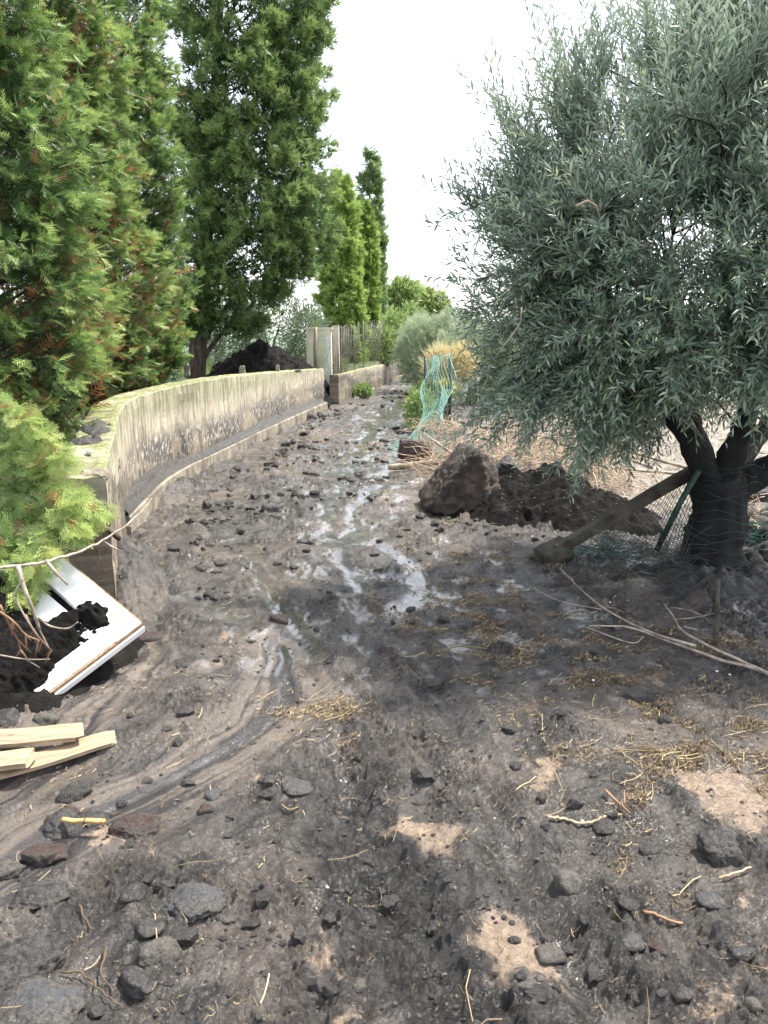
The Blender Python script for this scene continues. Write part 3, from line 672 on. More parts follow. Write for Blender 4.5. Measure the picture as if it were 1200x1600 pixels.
# ------------------------------------------------------------------ boulders and stones
b0 = on(722, 800)
BN = [(-.80, -.15, .55, .50), (1, -.05, .12, .78), (.25, .1, 1, 1.02), (-.25, -.95, .25, .58), (.6, -.8, .2, .78), (0, 1, .1, .8), (-.5, -.4, -.75, .80), (0, 0, -1, .80), (.6, -.2, -.8, .84), (.75, 0, .75, .92), (-.95, .0, -.30, .92)]
o = lump('boulder', (b0.x + .02, b0.y + .28, .20), (.42, .38, .38), 12, M['boulder'], 'large brown boulder with a pointed top standing beside the black soil mound', 'boulder', 5, normals=BN, rough=.085, rz=0, flat=False, round_=34)
c = on(800, 790); lump('boulder', (c.x - .02, c.y + .28, .26), (.17, .13, .16), 51, M['basalt'], 'smaller black rock on the mound just right of the big boulder', 'rock', 4, normals=[(-.7, 0, .7, .7), (.8, 0, .4, .7), (0, -1, .1, .7), (0, 1, 0, .7), (.2, -.5, 1, .85), (0, 0, -1, .8)], rz=0, round_=26)
c = on(872, 800); lump('stone', (c.x + .02, c.y + .22, .40), (.045, .04, .05), 52, M['boulder'], 'brown stone on the top of the soil mound under the olive', 'stone', 3)
c = on(648, 722); lump('stone_block', (c.x + .02, c.y + .22, .12), (.27, .18, .15), 53, M['scoria'], 'reddish brown stone block behind the pale log', 'stone block', 4, normals=[(1, 0, 0, .8), (-1, .1, .1, .8), (.1, 1, 0, .8), (0, -1, .15, .8), (.12, .1, 1, .72), (0, 0, -1, .8), (.6, -.6, .6, 1.0)], rz=.15, rough=.05, round_=20)
p0 = on(606, 738); p1 = on(676, 733)
lg = empty('log', (p0.x, p0.y, 0)); tag(lg, 'pale barkless log lying in front of the reddish stone block', 'log')
make('log_body', *tube([Vector(q) - Vector((p0.x, p0.y, 0)) for q in spline([p0 + Vector((0, 0, .06)), (p0 + p1) / 2 + Vector((0, 0, .065)), p1 + Vector((.08, .04, .09))], 9)], [.036, .038, .04, .038, .041, .04, .042, .04, .038], 10), M['post_wood'], lg)
make('branch_stub', *tube([Vector((.30, .0, .09)), Vector((.35, -.03, .13))], [.012, .008], 6), M['post_wood'], lg)

STONES = [  # px, py, width px, height ratio, material, label, sub
    (215, 1552, 60, .92, 'basalt', 'round dark stone near the lower left corner beside thin twigs'),
    (42, 1515, 92, .72, 'basalt', 'big grey brown stone at the left edge above the bluish slab'),
    (62, 1588, 110, .35, 'basalt_blue', 'flat bluish grey rock slab in the bottom left corner'),
    (240, 1500, 52, .75, 'basalt_tan', 'tan grey pointed stone just above the round dark stone'),
    (232, 1455, 42, .5, 'basalt', 'low grey stone half sunk above the tan pointed stone'),
    (305, 1415, 84, .32, 'basalt_blue', 'flat bluish stone half buried in the left foreground mud'),
    (350, 1440, 30, .4, 'basalt_blue', 'small bluish stone at the right end of the flat bluish stone'),
    (206, 1402, 32, .7, 'basalt', 'dark rounded stone standing alone in the left foreground'),
    (60, 1345, 60, .55, 'scoria', 'dark red scoria rock near the left edge'),
    (214, 1300, 56, .4, 'scoria', 'crumbly reddish purple scoria lump beside the peeled stalks'),
    (108, 1275, 30, .6, 'scoria', 'small red stone above the peeled stalks'),
    (98, 1302, 52, .75, 'basalt', 'dark grey stone left of the peeled stalks'),
    (140, 1282, 40, .45, 'basalt', 'grey stone behind the peeled stalks next to the small red stone'),
    (320, 1268, 22, .7, 'scoria', 'small brown red pebble right of the mud flow'),
    (332, 1245, 22, .7, 'basalt_blue', 'small dark blue pebble above the brown red pebble'),
    (10, 1370, 46, .8, 'basalt_tan', 'tan stone cut by the left edge below the red scoria'),
    (48, 1408, 70, .4, 'basalt', 'broad low grey stone below the dark red scoria'),
    (132, 1165, 34, .7, 'basalt', 'black clod resting on the end of the raw planks'),
    (112, 1245, 44, .5, 'clod', 'black mud clod lying left in the smooth mud flow'),
    (72, 1128, 36, .8, 'basalt_tan', 'grey stone just above the raw pine planks'),
    (8, 1128, 40, .6, 'basalt', 'dark stone cut by the left edge above the planks'),
    (230, 998, 34, .4, 'scoria', 'flat reddish stone right of the door corner'),
    (236, 980, 26, .6, 'basalt', 'small dark stone touching the door corner'),
    (229, 1223, 15, .8, 'basalt_tan', 'tiny grey pebble sitting in the smooth mud flow'),
    (474, 1236, 48, .35, 'basalt_blue', 'low dark bluish stone left of the churned trough'),
    (420, 1222, 20, .5, 'basalt', 'small grey stone left of the low bluish stone'),
    (888, 1388, 38, .85, 'basalt_tan', 'grey green angular stone right of the tan puddle patch'),
    (1126, 1332, 62, .95, 'basalt', 'dark angular stone against the mud ridge at the lower right'),
    (1017, 1330, 24, .7, 'basalt', 'small round dark stone left of the angular stone'),
    (858, 1498, 40, .55, 'basalt_tan', 'rounded brown stone at the edge of the large tan patch'),
    (985, 1482, 34, .75, 'basalt_blue', 'blue grey angular stone in the lower right mud'),
    (1034, 1488, 28, .8, 'scoria', 'pinkish stone next to the blue grey angular stone'),
    (1118, 1412, 36, .5, 'basalt_blue', 'pale bluish stone below the tuft of yellow straw'),
    (1068, 1555, 32, .7, 'basalt', 'dark stone near the bottom right by the tan soil'),
    (996, 1560, 30, .6, 'basalt', 'grey stone left of the dark stone near the bottom right'),
    (1160, 1492, 30, .6, 'basalt', 'dark stone at the right edge beside the straw tuft'),
    (1180, 1580, 30, .7, 'basalt_tan', 'brownish stone in the bottom right corner'),
    (820, 1540, 44, .45, 'basalt_tan', 'flat tan grey stone just below the large tan patch'),
    (560, 1542, 22, .6, 'basalt_tan', 'grey pebble low in the middle beside a reddish chip'),
    (436, 970, 30, .6, 'scoria', 'cracked brown clod beside the upper tyre track'),
    (676, 1074, 40, .5, 'clod', 'upturned dark clod in the middle of the lane'),
    (420, 798, 20, .85, 'basalt', 'black rounded stone standing out in the middle of the lane'),
    (343, 884, 22, .8, 'basalt', 'round black stone on the left side of the lane below the wall'),
    (549, 752, 16, .9, 'clod', 'black stone beside the wet runnel in mid lane'),
    (486, 741, 26, .6, 'clod', 'dark low clod in mid lane left of the wet runnel'),
    (482, 655, 22, .9, 'basalt', 'black stone against the kerb near the gate'),
    (505, 650, 18, .8, 'basalt', 'dark stone just right of the black stone by the kerb'),
    (590, 752, 20, .7, 'clod', 'black clod left of the pale log end'),
    (374, 737, 22, .7, 'clod', 'dark clod below the middle of the kerb'),
    (272, 860, 34, .5, 'clod', 'black crumbly clod on the left of the lane near the wall end'),
    (700, 905, 20, .6, 'basalt', 'dark pebble in the straw below the boulder'),
]
used_lab = set()
for i, (px, py, wpx, hr, mk, lab) in enumerate(STONES):
    c = on(px, py); dep = c.y * cp + (CAM_H - c.z) * sp_; rad = wpx / 2 * dep / FPX
    o = lump('stone' if mk != 'clod' else 'mud_clod', (c.x, c.y + rad * .3, c.z - rad * hr * .02), (rad * 1.15, rad * .98, rad * hr * 1.05), 300 + i * 7, M[mk], lab, 'stone' if mk != 'clod' else 'clod', 4 if wpx > 45 else 3, rough=.15, flat=False, round_=26, planes=12, rz=0)
c = P(905, 662, 10.5); lump('stone', (c.x, 10.5, zt(c.x, 10.5) + .18), (.24, .2, .16), 640, M['basalt'], 'dark rock seen through the olive leaves beyond the brush', 'rock', 3)

for px, py, Y, rr_, mk, sd, lab in ((1190, 815, 6.0, .20, 'basalt_tan', 701, 'grey boulder at the right edge behind the olive trunk'), (1160, 775, 6.8, .20, 'basalt', 702, 'flat dark rock behind the olive trunk'),
        (1200, 870, 5.3, .14, 'basalt', 703, 'dark grey rock at the right edge below the grey boulder'), (1172, 900, 5.0, .09, 'basalt', 704, 'small rock right of the foot of the olive trunk'),
        (1185, 765, 7.6, .22, 'basalt_tan', 705, 'pale rock farthest back at the right edge'), (890, 690, 9.8, .16, 'basalt_tan', 706, 'pale stone lying on the washed ground beyond the brush')):
    p_ = P(px, py, Y); V, F = rock_verts(sd, (rr_, rr_ * .8, rr_ * .75), 4, rough=.12, round_=26); o = make('stone', V, F, M[mk], None, True); o.location = (p_.x, Y, max(p_.z, zt(p_.x, Y) + rr_ * .25)); tag(o, lab, 'rock')

# ------------------------------------------------------------------ door, planks, stalks
dc = G(222, 972, .22); db = G(65, 1090, .02); df = G(115, 868, .47)
ex = (db - dc); Wd = ex.length; ex.normalize(); ey = (df - dc); ey = (ey - ex * ey.dot(ex)); ey.normalize(); ez = ex.cross(ey)
if ez.z < 0: ez = -ez
LD = 1.35; TH = .034
dr = bpy.data.objects.new('cabinet_door', None); COL.objects.link(dr); dr.matrix_world = Matrix.Translation(dc) @ Matrix((ex, ey, ez)).transposed().to_4x4()
tag(dr, 'broken white panelled door lying tilted and half buried in dark soil', 'door')
def slab(name, x0, x1, y0, y1, z0, z1, m):
    n = 14; 
    V, F = box((x0 + x1) / 2, (y0 + y1) / 2, (z0 + z1) / 2, x1 - x0, y1 - y0, z1 - z0); return make(name, V, F, m, dr, False)
slab('stile', .006, .155, .0, LD, -TH, 0, M['white_paint'])
slab('bottom_rail', .157, Wd, .006, .135, -TH, -.002, M['white_paint'])
slab('inner_panel', .195, .335, .137, LD, -TH - .004, -.006, M['white_paint'])
slab('backing_board', .157, Wd, .137, LD, -TH - .012, -TH - .006, M['soil'])
slab('edge_strip', -.002, .004, .0, LD, -TH, -.002, M['chipboard'])
slab('lower_edge', .0, Wd + .01, -.014, -.002, -TH - .03, -TH + .006, M['white_paint'])
slab('lower_core', .0, Wd, -.004, .004, -TH - .008, -.008, M['chipboard'])
# dirt lying on the door
def dirt_on_door():
    nx, ny = 70, 100; nx, ny = 130, 190; xs = np.linspace(.02, Wd + .1, nx); ysd = np.linspace(-.02, LD, ny); Xg, Yg = np.meshgrid(xs, ysd, indexing='ij'); x = Xg.ravel(); y = Yg.ravel()
    edge = .225 + .05 * fbm(x * 9, y * 9, 401, 4) + .02 * perlin(x * 40, y * 40, 402)
    e2 = x - edge                                       # beyond the inner slat
    tongue = .07 - np.hypot((x - .13) / 1.0, (y - .20) / 1.3) + .02 * perlin(x * 30, y * 30, 405)
    low = np.minimum(y - .05 - .55 * np.maximum(0, .50 - x) + .02 * perlin(x * 25, y * 25, 403), x - .14)
    e = np.maximum(np.minimum(e2 + .04 * 0, y - .10), np.minimum(low, x - .10)); 
    e = np.where(y > .27, np.minimum(e, x - .29 + .05 * fbm(x * 14, y * 14, 407, 4)), e)
    e = np.maximum(e, tongue)
    z = np.clip(e * .9, -.03, .07) + .010 * fbm(x * 30, y * 30, 404, 3) + .35 * domes(x, y, .03, 410, .6 + 0 * x)
    z = np.where(e < 0, -.03, z)
    i = np.arange(nx * ny).reshape(nx, ny); F = np.stack([i[:-1, :-1].ravel(), i[1:, :-1].ravel(), i[1:, 1:].ravel(), i[:-1, 1:].ravel()], 1)
    keep = (z[F] > -.029).any(1)
    o = make('dirt', np.stack([x, y, z], 1), F[keep], M['soil'], None, True); o.matrix_world = dr.matrix_world.copy()
    o.name = 'soil_crust'; tag(o, 'dark crumbly soil lying over the white door panels', 'soil')
dirt_on_door()
def plank(px0, py0, px1, py1, wd, th, z, lab, sd, tilt=0):
    a = G(px0, py0, z); b = G(px1, py1, z + tilt); d = (b - a); L = d.length; d.normalize(); s = d.cross(Vector((0, 0, 1))).normalized(); u = s.cross(d)
    n = 14; V = []; F = []
    rs = np.random.default_rng(sd)
    for i in range(n + 1):
        f = i / n; jag = 0
        for (q, r_) in ((-1, 0), (1, 0), (1, 1), (-1, 1)):
            e = 0 if i < n else -rs.uniform(0, .07)
            V.append(a + d * (L * f + e) + s * (q * wd / 2 * (1 - .25 * (i == n))) + u * ((r_ - .5) * th + .003 * math.sin(f * 9)))
    for i in range(n):
        for k in range(4): F.append((i * 4 + k, i * 4 + (k + 1) % 4, (i + 1) * 4 + (k + 1) % 4, (i + 1) * 4 + k))
    F += [(3, 2, 1, 0), tuple(n * 4 + k for k in range(4))]
    c0 = sum(V, Vector()) / len(V); o = make('plank', [v - c0 for v in V], F, M['planks'], None, False); o.location = c0
    # turn so that the grain runs along local y
    rot = Matrix((s, d, u)).transposed().to_4x4(); me = o.data; me.transform(rot.inverted()); o.matrix_world = Matrix.Translation(c0) @ rot
    tag(o, lab, 'plank', 'raw pine planks at the left edge'); return o
plank(-90, 1160, 140, 1143, 0.12, .016, .045, 'raw pine plank lying uppermost at the back of the pile', 1)
plank(-80, 1228, 186, 1150, 0.11, .014, .008, 'long splintered pine plank lying lowest under the two others', 2)
plank(-90, 1196, 58, 1184, 0.11, .020, .045, 'short sawn pine plank at the front of the pile', 3)
def stick(name, pts, r0, r1, m, lab, cat_, z=.01, n=12, group=None, sides=6, subs=(), jit=.0):
    """a stick with side twigs; points are world vectors"""
    q = spline(pts, n); mb = MB(); rs = random.Random(len(lab) + int(pts[0][0] * 99))
    q = [p + Vector((rs.uniform(-jit, jit), rs.uniform(-jit, jit), rs.uniform(-jit, jit))) for p in q]
    mb.add(*tube(q, [r0 + (r1 - r0) * i / (n - 1) for i in range(n)], sides))
    o = mb.build(name, m, None, off=pts[0]); o.location = pts[0]; tag(o, lab, cat_, group)
    for sp in subs:
        k = max(4, n // 2); qq = spline(sp[0], k); m2 = MB(); m2.add(*tube([p - Vector(pts[0]) for p in qq], [sp[1] + (sp[2] - sp[1]) * i / (k - 1) for i in range(k)], 5)); m2.build('twig', m, o)
    return o
def gp_(lst, dz=.012): return [on(a, b, dz) for a, b in lst]
stick('peeled_stalk', gp_([(100, 1300), (118, 1303), (132, 1302)], .05), .008, .007, M['stalk'], 'short red and yellow peeled stalk, left one of the two', 'stalk')
stick('peeled_stalk', gp_([(136, 1302), (150, 1303), (166, 1304)], .05), .008, .008, M['stalk'], 'yellow and red peeled stalk, right one touching the scoria', 'stalk')

# dead branch hanging across the left edge in front of the door
br = [P(-60, 888, 2.75), P(30, 884, 2.85), P(85, 874, 2.95), P(130, 860, 3.1), P(165, 842, 3.3), P(200, 818, 3.5), P(225, 795, 3.7), P(238, 778, 3.85)]
subs = [([P(162, 846, 3.3), P(178, 856, 3.3), P(190, 861, 3.35)], .006, .003), ([P(195, 822, 3.5), P(208, 822, 3.5)], .004, .002),
        ([P(72, 876, 2.9), P(88, 895, 2.85), P(106, 914, 2.85)], .008, .004),
        ([P(28, 884, 2.8), P(38, 920, 2.75), P(52, 955, 2.75), P(62, 985, 2.75)], .010, .006),
        ([P(60, 965, 2.75), P(78, 978, 2.75), P(105, 982, 2.75), P(122, 972, 2.75)], .005, .0025),
        ([P(36, 905, 2.76), P(24, 930, 2.75), P(40, 965, 2.75), P(60, 995, 2.75)], .005, .003),
        ([P(62, 985, 2.75), P(70, 1000, 2.75), P(76, 1012, 2.75)], .004, .002), ([P(232, 785, 3.8), P(236, 770, 3.8)], .003, .002)]
stick('dead_branch', br, .008, .003, M['twig_grey'], 'bare grey forked branch reaching over the white door from the left edge', 'branch', n=34, subs=subs, jit=.0035)
for k, (q, lab) in enumerate((([(-10, 950), (20, 970), (40, 992), (60, 1000)], 'orange dried cedar twig hanging lowest over the soil heap'), ([(0, 945), (14, 975), (28, 1000), (32, 1015)], 'orange dried cedar twig at the left edge beside the bare branch'),
        ([(40, 960), (52, 985), (66, 1002), (80, 1016)], 'orange dried cedar twig hanging under the fork of the bare branch'))):
    pts = [P(a, b, 2.7 + .03 * k) for a, b in q]
    sb = [([pts[i], pts[i] + Vector((random.uniform(-.04, .05), 0, random.uniform(-.07, -.02)))], .004, .002) for i in (1, 1, 2, 2, 3, 3)]
    stick('dried_twig', pts, .005, .003, M['twig_brown'], lab, 'twig', n=8, subs=sb)
stick('thin_twig', [P(-10, 1022, 2.9), P(40, 1030, 2.9), P(78, 1030, 2.9)], .004, .002, M['twig_grey'], 'thin pale twig lying across the soil heap at the left edge', 'twig', subs=[([P(40, 1030, 2.9), P(62, 1043, 2.9)], .003, .0015)])
stick('red_stem', [P(160, 815, 3.75), P(156, 855, 3.72), P(152, 892, 3.7)], .0035, .002, M['twig_brown'], 'thin reddish stem dangling beside the wall end', 'stem', n=6)
stick('brown_branch', [P(100, 810, 4.3), P(150, 818, 4.05), P(175, 832, 3.95), P(186, 842, 3.9)], .022, .014, M['bark'], 'short dark branch lying against the foot of the wall end', 'branch', n=8)

# fallen branches on the right
stick('fallen_branch', gp_([(1260, 1078), (1200, 1060), (1120, 1038), (1050, 1012), (980, 988), (920, 986)], .03), .011, .005, M['twig_grey'], 'long bare pale branch lying across the straw at the right edge', 'branch', n=24, jit=.003,
      subs=[(gp_([(1085, 1022), (1010, 998), (940, 960), (895, 920), (876, 898)], .045), .008, .003), (gp_([(895, 920), (876, 905), (878, 895)], .06), .003, .002), (gp_([(1005, 1000), (985, 1010), (915, 985)], .02), .005, .003),
            (gp_([(930, 955), (960, 958), (975, 966)], .03), .003, .0015), (gp_([(940, 960), (870, 945), (815, 915)], .03), .003, .0015)])
stick('fallen_branch', gp_([(1200, 1068), (1130, 1035), (1070, 1003), (1050, 975), (1036, 955)], .05), .009, .004, M['twig_grey'], 'second bare branch crossing the long one, curving up towards the stake', 'branch', n=18, jit=.003,
      subs=[([on(1062, 995, .04), P(1044, 975, 4.0), P(1036, 960, 4.0)], .004, .002), ([on(1036, 960, .05), P(1045, 942, 4.15)], .003, .002), ([on(1066, 992, .05), P(1110, 990, 3.9), P(1160, 998, 3.9), P(1210, 1012, 3.9)], .0045, .002),
            ([on(1120, 1030, .04), P(1122, 1005, 3.9), P(1118, 985, 3.95)], .003, .0015), ([P(1050, 968, 4.0), P(1085, 965, 4.0), P(1130, 955, 4.1), P(1155, 950, 4.2)], .003, .0015), ([P(1045, 948, 4.1), P(1090, 958, 4.0), P(1118, 985, 3.9), P(1122, 1030, 3.8)], .003, .0015)])
stick('crooked_root', gp_([(855, 1282), (880, 1283), (900, 1290), (930, 1287), (945, 1281), (972, 1278)], .012), 0.0055, .004, M['root'], 'pale crooked root lying in the lower right mud', 'root', n=26, jit=.004)
stick('forked_twig', gp_([(945, 1242), (965, 1262), (985, 1280)], .02), .005, .004, M['twig_brown'], 'brown twig beside the pale crooked root', 'twig', n=8, subs=[(gp_([(975, 1272), (974, 1250)], .04), .003, .0015)])
stick('brown_root', gp_([(1005, 1430), (1022, 1434), (1040, 1442), (1065, 1447)], .012), .005, .004, M['twig_brown'], 'short reddish root in the mud near the blue grey stone', 'root', n=12, jit=.003)
stick('pale_twig', gp_([(1122, 1378), (1145, 1372), (1172, 1362)], .015), .004, .003, M['root'], 'pale twig right of the dark angular stone', 'twig', n=10, jit=.002)
stick('curled_twig', gp_([(96, 1524), (130, 1530), (150, 1548), (165, 1562), (188, 1578)], .015), .003, .002, M['straw'], 'curled thin straw twig left of the round dark stone', 'twig', n=14, jit=.003)
stick('upright_twig', gp_([(166, 1488), (163, 1512), (158, 1530), (178, 1560)], .02), .0035, .002, M['straw'], 'bent thin twig rising beside the round dark stone', 'twig', n=12, jit=.002)
stick('green_sprig', gp_([(124, 1420), (132, 1440), (143, 1458)], .015), .004, .002, M['straw'], 'small pale green sprig in the left foreground mud', 'sprig', n=8, jit=.003)
stick('yellow_straw', gp_([(690, 1025), (720, 1018), (760, 1022)], .03), .004, .003, M['drygrass'], 'bright yellow straw stem, forked, in the middle right', 'straw', n=8, subs=[(gp_([(700, 1024), (730, 1028), (765, 1030)], .02), .003, .002), (gp_([(705, 1022), (728, 1008)], .05), .003, .002), (gp_([(740, 1020), (752, 1034)], .02), .003, .002)])
stick('straw_blades', gp_([(955, 1178), (1000, 1180), (1042, 1180)], .02), .003, .002, M['drygrass'], 'flattened yellow grass blades lying right of centre', 'straw', n=8, subs=[(gp_([(975, 1178), (1010, 1172), (1035, 1184)], .02), .003, .001), (gp_([(1000, 1178), (1030, 1174), (1044, 1182)], .02), .003, .001)])
stick('palm_fragment', gp_([(440, 1262), (452, 1270), (466, 1266)], .012), .004, .003, M['drygrass'], 'curved pale stem left of the churned trough', 'stem', n=8)
stick('dark_feather_leaf', gp_([(656, 1082), (660, 1066), (668, 1058)], .03), .006, .003, M['basalt'], 'thin dark stem standing in the middle of the lane', 'stem', n=5)

# ------------------------------------------------------------------ concrete post with footing, green pole, chain link
fp0 = on(852, 868); q0 = P(882, 852, 5.15); q1 = P(1088, 733, 5.15)
d = (q1 - q0).normalized(); s = d.cross(Vector((0, 0, 1))).normalized(); u = s.cross(d)
bp = bpy.data.objects.new('fallen_post', None); COL.objects.link(bp); bp.matrix_world = Matrix.Translation(q0) @ Matrix((s, d, u)).transposed().to_4x4()
tag(bp, 'fallen concrete fence post leaning from its footing block to the olive trunk', 'post')
Lp = (q1 - q0).length
V, F = [], []
for i in range(15):
    for (a, b) in ((-1, -1), (1, -1), (1, 1), (-1, 1)): V.append((a * .038 + random.uniform(-.003, .003), -.06 + (Lp + .06) * i / 14, b * .038 + random.uniform(-.003, .003)))
for i in range(14):
    for k in range(4): F.append((i * 4 + k, i * 4 + (k + 1) % 4, i * 4 + 4 + (k + 1) % 4, i * 4 + 4 + k))
F += [(3, 2, 1, 0), (56, 57, 58, 59)]
M['postc'] = plain_mat('dirty_post', (.03, .026, .021), (.115, .10, .072), 6, .85, (1, 1, 1), .8)
make('post_shaft', V, F, M['postc'], bp, False)
V, F = box(0, 0, 0, .25, .18, .15); V = [(a + random.uniform(-.012, .012), b + random.uniform(-.012, .012), c + random.uniform(-.01, .01)) for a, b, c in V]
fb = make('footing_block', V, F, M['postc'], None, False); bv = fb.modifiers.new('b', 'BEVEL'); bv.width = .014; bv.segments = 2; bpy.context.view_layer.update(); fb.parent = bp; fb.matrix_parent_inverse = bp.matrix_world.inverted(); fb.location = P(868, 864, 5.12) + Vector((0, .06, -.025)); fb.rotation_euler = (.1, -.28, .35)
g0_, g1_ = P(1028, 838, 4.95), P(1092, 735, 4.85)
o = make('green_pole', *tube([g0_ + Vector((0, 0, -.1)), g0_.lerp(g1_, .5) + Vector((.01, 0, 0)), g1_], .020, 10), M['green_metal']); tag(o, 'slanting green metal pole leaning on the olive trunk over the chain link', 'pole')
cl = empty('chain_link', (0, 0, 0)); tag(cl, 'torn chain link fence sheet sagging between the fallen post and olive trunk', 'fence')
cA, cB, cC, cD = P(905, 800, 5.6), P(1108, 728, 5.05), P(960, 880, 5.1), P(1075, 925, 4.75)
def csf(u, v):
    t = cA.lerp(cB, u); b = cC.lerp(cD, u); p = t.lerp(b, v); k = math.sin(math.pi * u) * math.sin(math.pi * min(1, v * 1.1))
    return (p.x + .03 * math.sin(7 * v + 3 * u), p.y - .10 * k + .03 * math.sin(8 * u), p.z - .04 * math.sin(math.pi * u) * (1 - v) + .02 * math.sin(9 * u + 5 * v))
net('wire_mesh', csf, 26, 28, M['wire'], cl, rad=.0026, diamond=True)
make('top_wire', *tube([csf(i / 20, 0) for i in range(21)], .004, 5), M['wire'], cl)
# green netting crumpled at the trunk foot
def tangle(name, c, size, n, m, lab, cat_, rad=.0022, seed=1, seg=9, curl=.6, flat=.5, tint=False):
    rs = np.random.default_rng(seed); mb = MB()
    for i in range(n):
        p = np.array([rs.normal(0, size[0] / 2), rs.normal(0, size[1] / 2), abs(rs.normal(0, size[2] / 2))]); dd = rs.normal(size=3); dd[2] *= flat; dd /= np.linalg.norm(dd)
        pts = []; st = rs.uniform(.5, 1.2) * max(size) / seg
        for k in range(seg):
            pts.append(tuple(p)); dd = dd + rs.normal(0, curl, 3) * .5; dd[2] *= .8; dd /= np.linalg.norm(dd); p = p + dd * st
        mb.add(*tube(pts, rad * rs.uniform(.6, 1.3), 3, False))
    o = mb.build(name, m); o.location = c; tag(o, lab, cat_); return o
tangle('netting_tangle', P(960, 868, 5.05), (.35, .15, .10), 110, M['net_dark'], 'crumpled dark green netting under the fallen post', 'netting', seed=3)
tangle('wire_tangle', P(1030, 895, 4.75), (.5, .2, .16), 120, M['wire'], 'tangle of thin wire and dead stems below the chain link', 'wire', seed=4)
tangle('netting_tangle', P(1165, 845, 5.2), (.20, .12, .22), 100, M['net_dark'], 'green netting scrap hanging right of the olive trunk', 'netting', seed=5)
mb = MB()
for i in range(13):
    z = .02 + .062 * i + random.uniform(-.012, .012); r = .22 + .16 * math.exp(-z * 4); a0_ = random.uniform(2.6, 3.6); cx = 2.28 + .05 * z
    mb.add(*tube([(cx + r * math.cos(a0_ + k * .2), 4.98 + r * math.sin(a0_ + k * .2), z + .02 * math.sin(k + i)) for k in range(14)], .0022, 3, False))
o = mb.build('trunk_wire', M['net_dark']); tag(o, 'loops of green netting wire wrapped round the olive trunk', 'netting')
sk_ = on(1118, 1008)
stick('wooden_stake', [sk_ - Vector((0, 0, .05)), P(1120, 960, sk_.y), P(1122, 905, sk_.y + .03)], .014, .012, M['postc'], 'short weathered stake standing in front of the olive trunk', 'stake', n=6)

# ------------------------------------------------------------------ foliage templates
def T_leaf(w=.16, bend=.06):
    V = np.array([(0, 0, 0), (w / 2, .45, bend), (0, 1, 0), (-w / 2, .45, bend)]); return V, np.array([(0, 1, 2), (0, 2, 3)])
def T_leaf6(w=.16):
    V = np.array([(0, 0, 0), (w * .42, .3, .03), (w * .42, .65, .02), (0, 1, -.04), (-w * .42, .65, .02), (-w * .42, .3, .03)]); return V, np.array([(0, 1, 5), (1, 2, 4), (1, 4, 5), (2, 3, 4)])
def T_spray(ns, wd=.045, sub=0, seed=0, droop=.12):
    rs = np.random.default_rng(seed); V = []; F = []
    def sl(p, d, L, w_):
        d = np.array(d) / np.linalg.norm(d); s_ = np.array((-d[1], d[0], 0)); n = len(V); p = np.array(p)
        V.extend([p - s_ * w_ / 2, p + s_ * w_ / 2, p + d * L + np.array((0, 0, -droop * L))]); F.append((n, n + 1, n + 2))
    sl((0, 0, 0), (0, 1, 0), 1, wd * 1.2)
    for i in range(ns):
        t = .08 + .84 * i / ns; sg = 1 if i % 2 else -1; an = .75 + rs.uniform(-.12, .12); L = (.50 * (1 - t) ** .8 + .12) * rs.uniform(.8, 1.15)
        p = np.array((0, t, -droop * t)); dv = (sg * math.sin(an), math.cos(an), 0); sl(p, dv, L, wd)
        for k in range(sub):
            f = (k + 1) / (sub + 1); q = p + np.array(dv) * L * f
            for s2 in (-1, 1):
                a2 = math.atan2(dv[0], dv[1]) + s2 * .6; sl(q, (math.sin(a2), math.cos(a2), 0), L * (.42 * (1 - f) + .12), wd * .8)
    return np.array(V), np.array(F)
def T_tuft(n, wd=.10, seed=0, spread=.9):
    rs = np.random.default_rng(seed); V = []; F = []
    for i in range(n):
        th = rs.uniform(0, 6.28); ph = spread * math.sqrt(rs.uniform(0, 1)); d = np.array((math.sin(ph) * math.cos(th), math.cos(ph), math.sin(ph) * math.sin(th)))
        s_ = np.cross(d, rs.normal(size=3)); s_ /= np.linalg.norm(s_); L = rs.uniform(.6, 1.1); b_ = d * rs.uniform(0, .25); k = len(V)
        V += [b_ - s_ * wd / 2, b_ + s_ * wd / 2, b_ + d * L]; F.append((k, k + 1, k + 2))
    return np.array(V), np.array(F)
def unit(a): return a / np.maximum(np.linalg.norm(a, axis=1), 1e-9)[:, None]

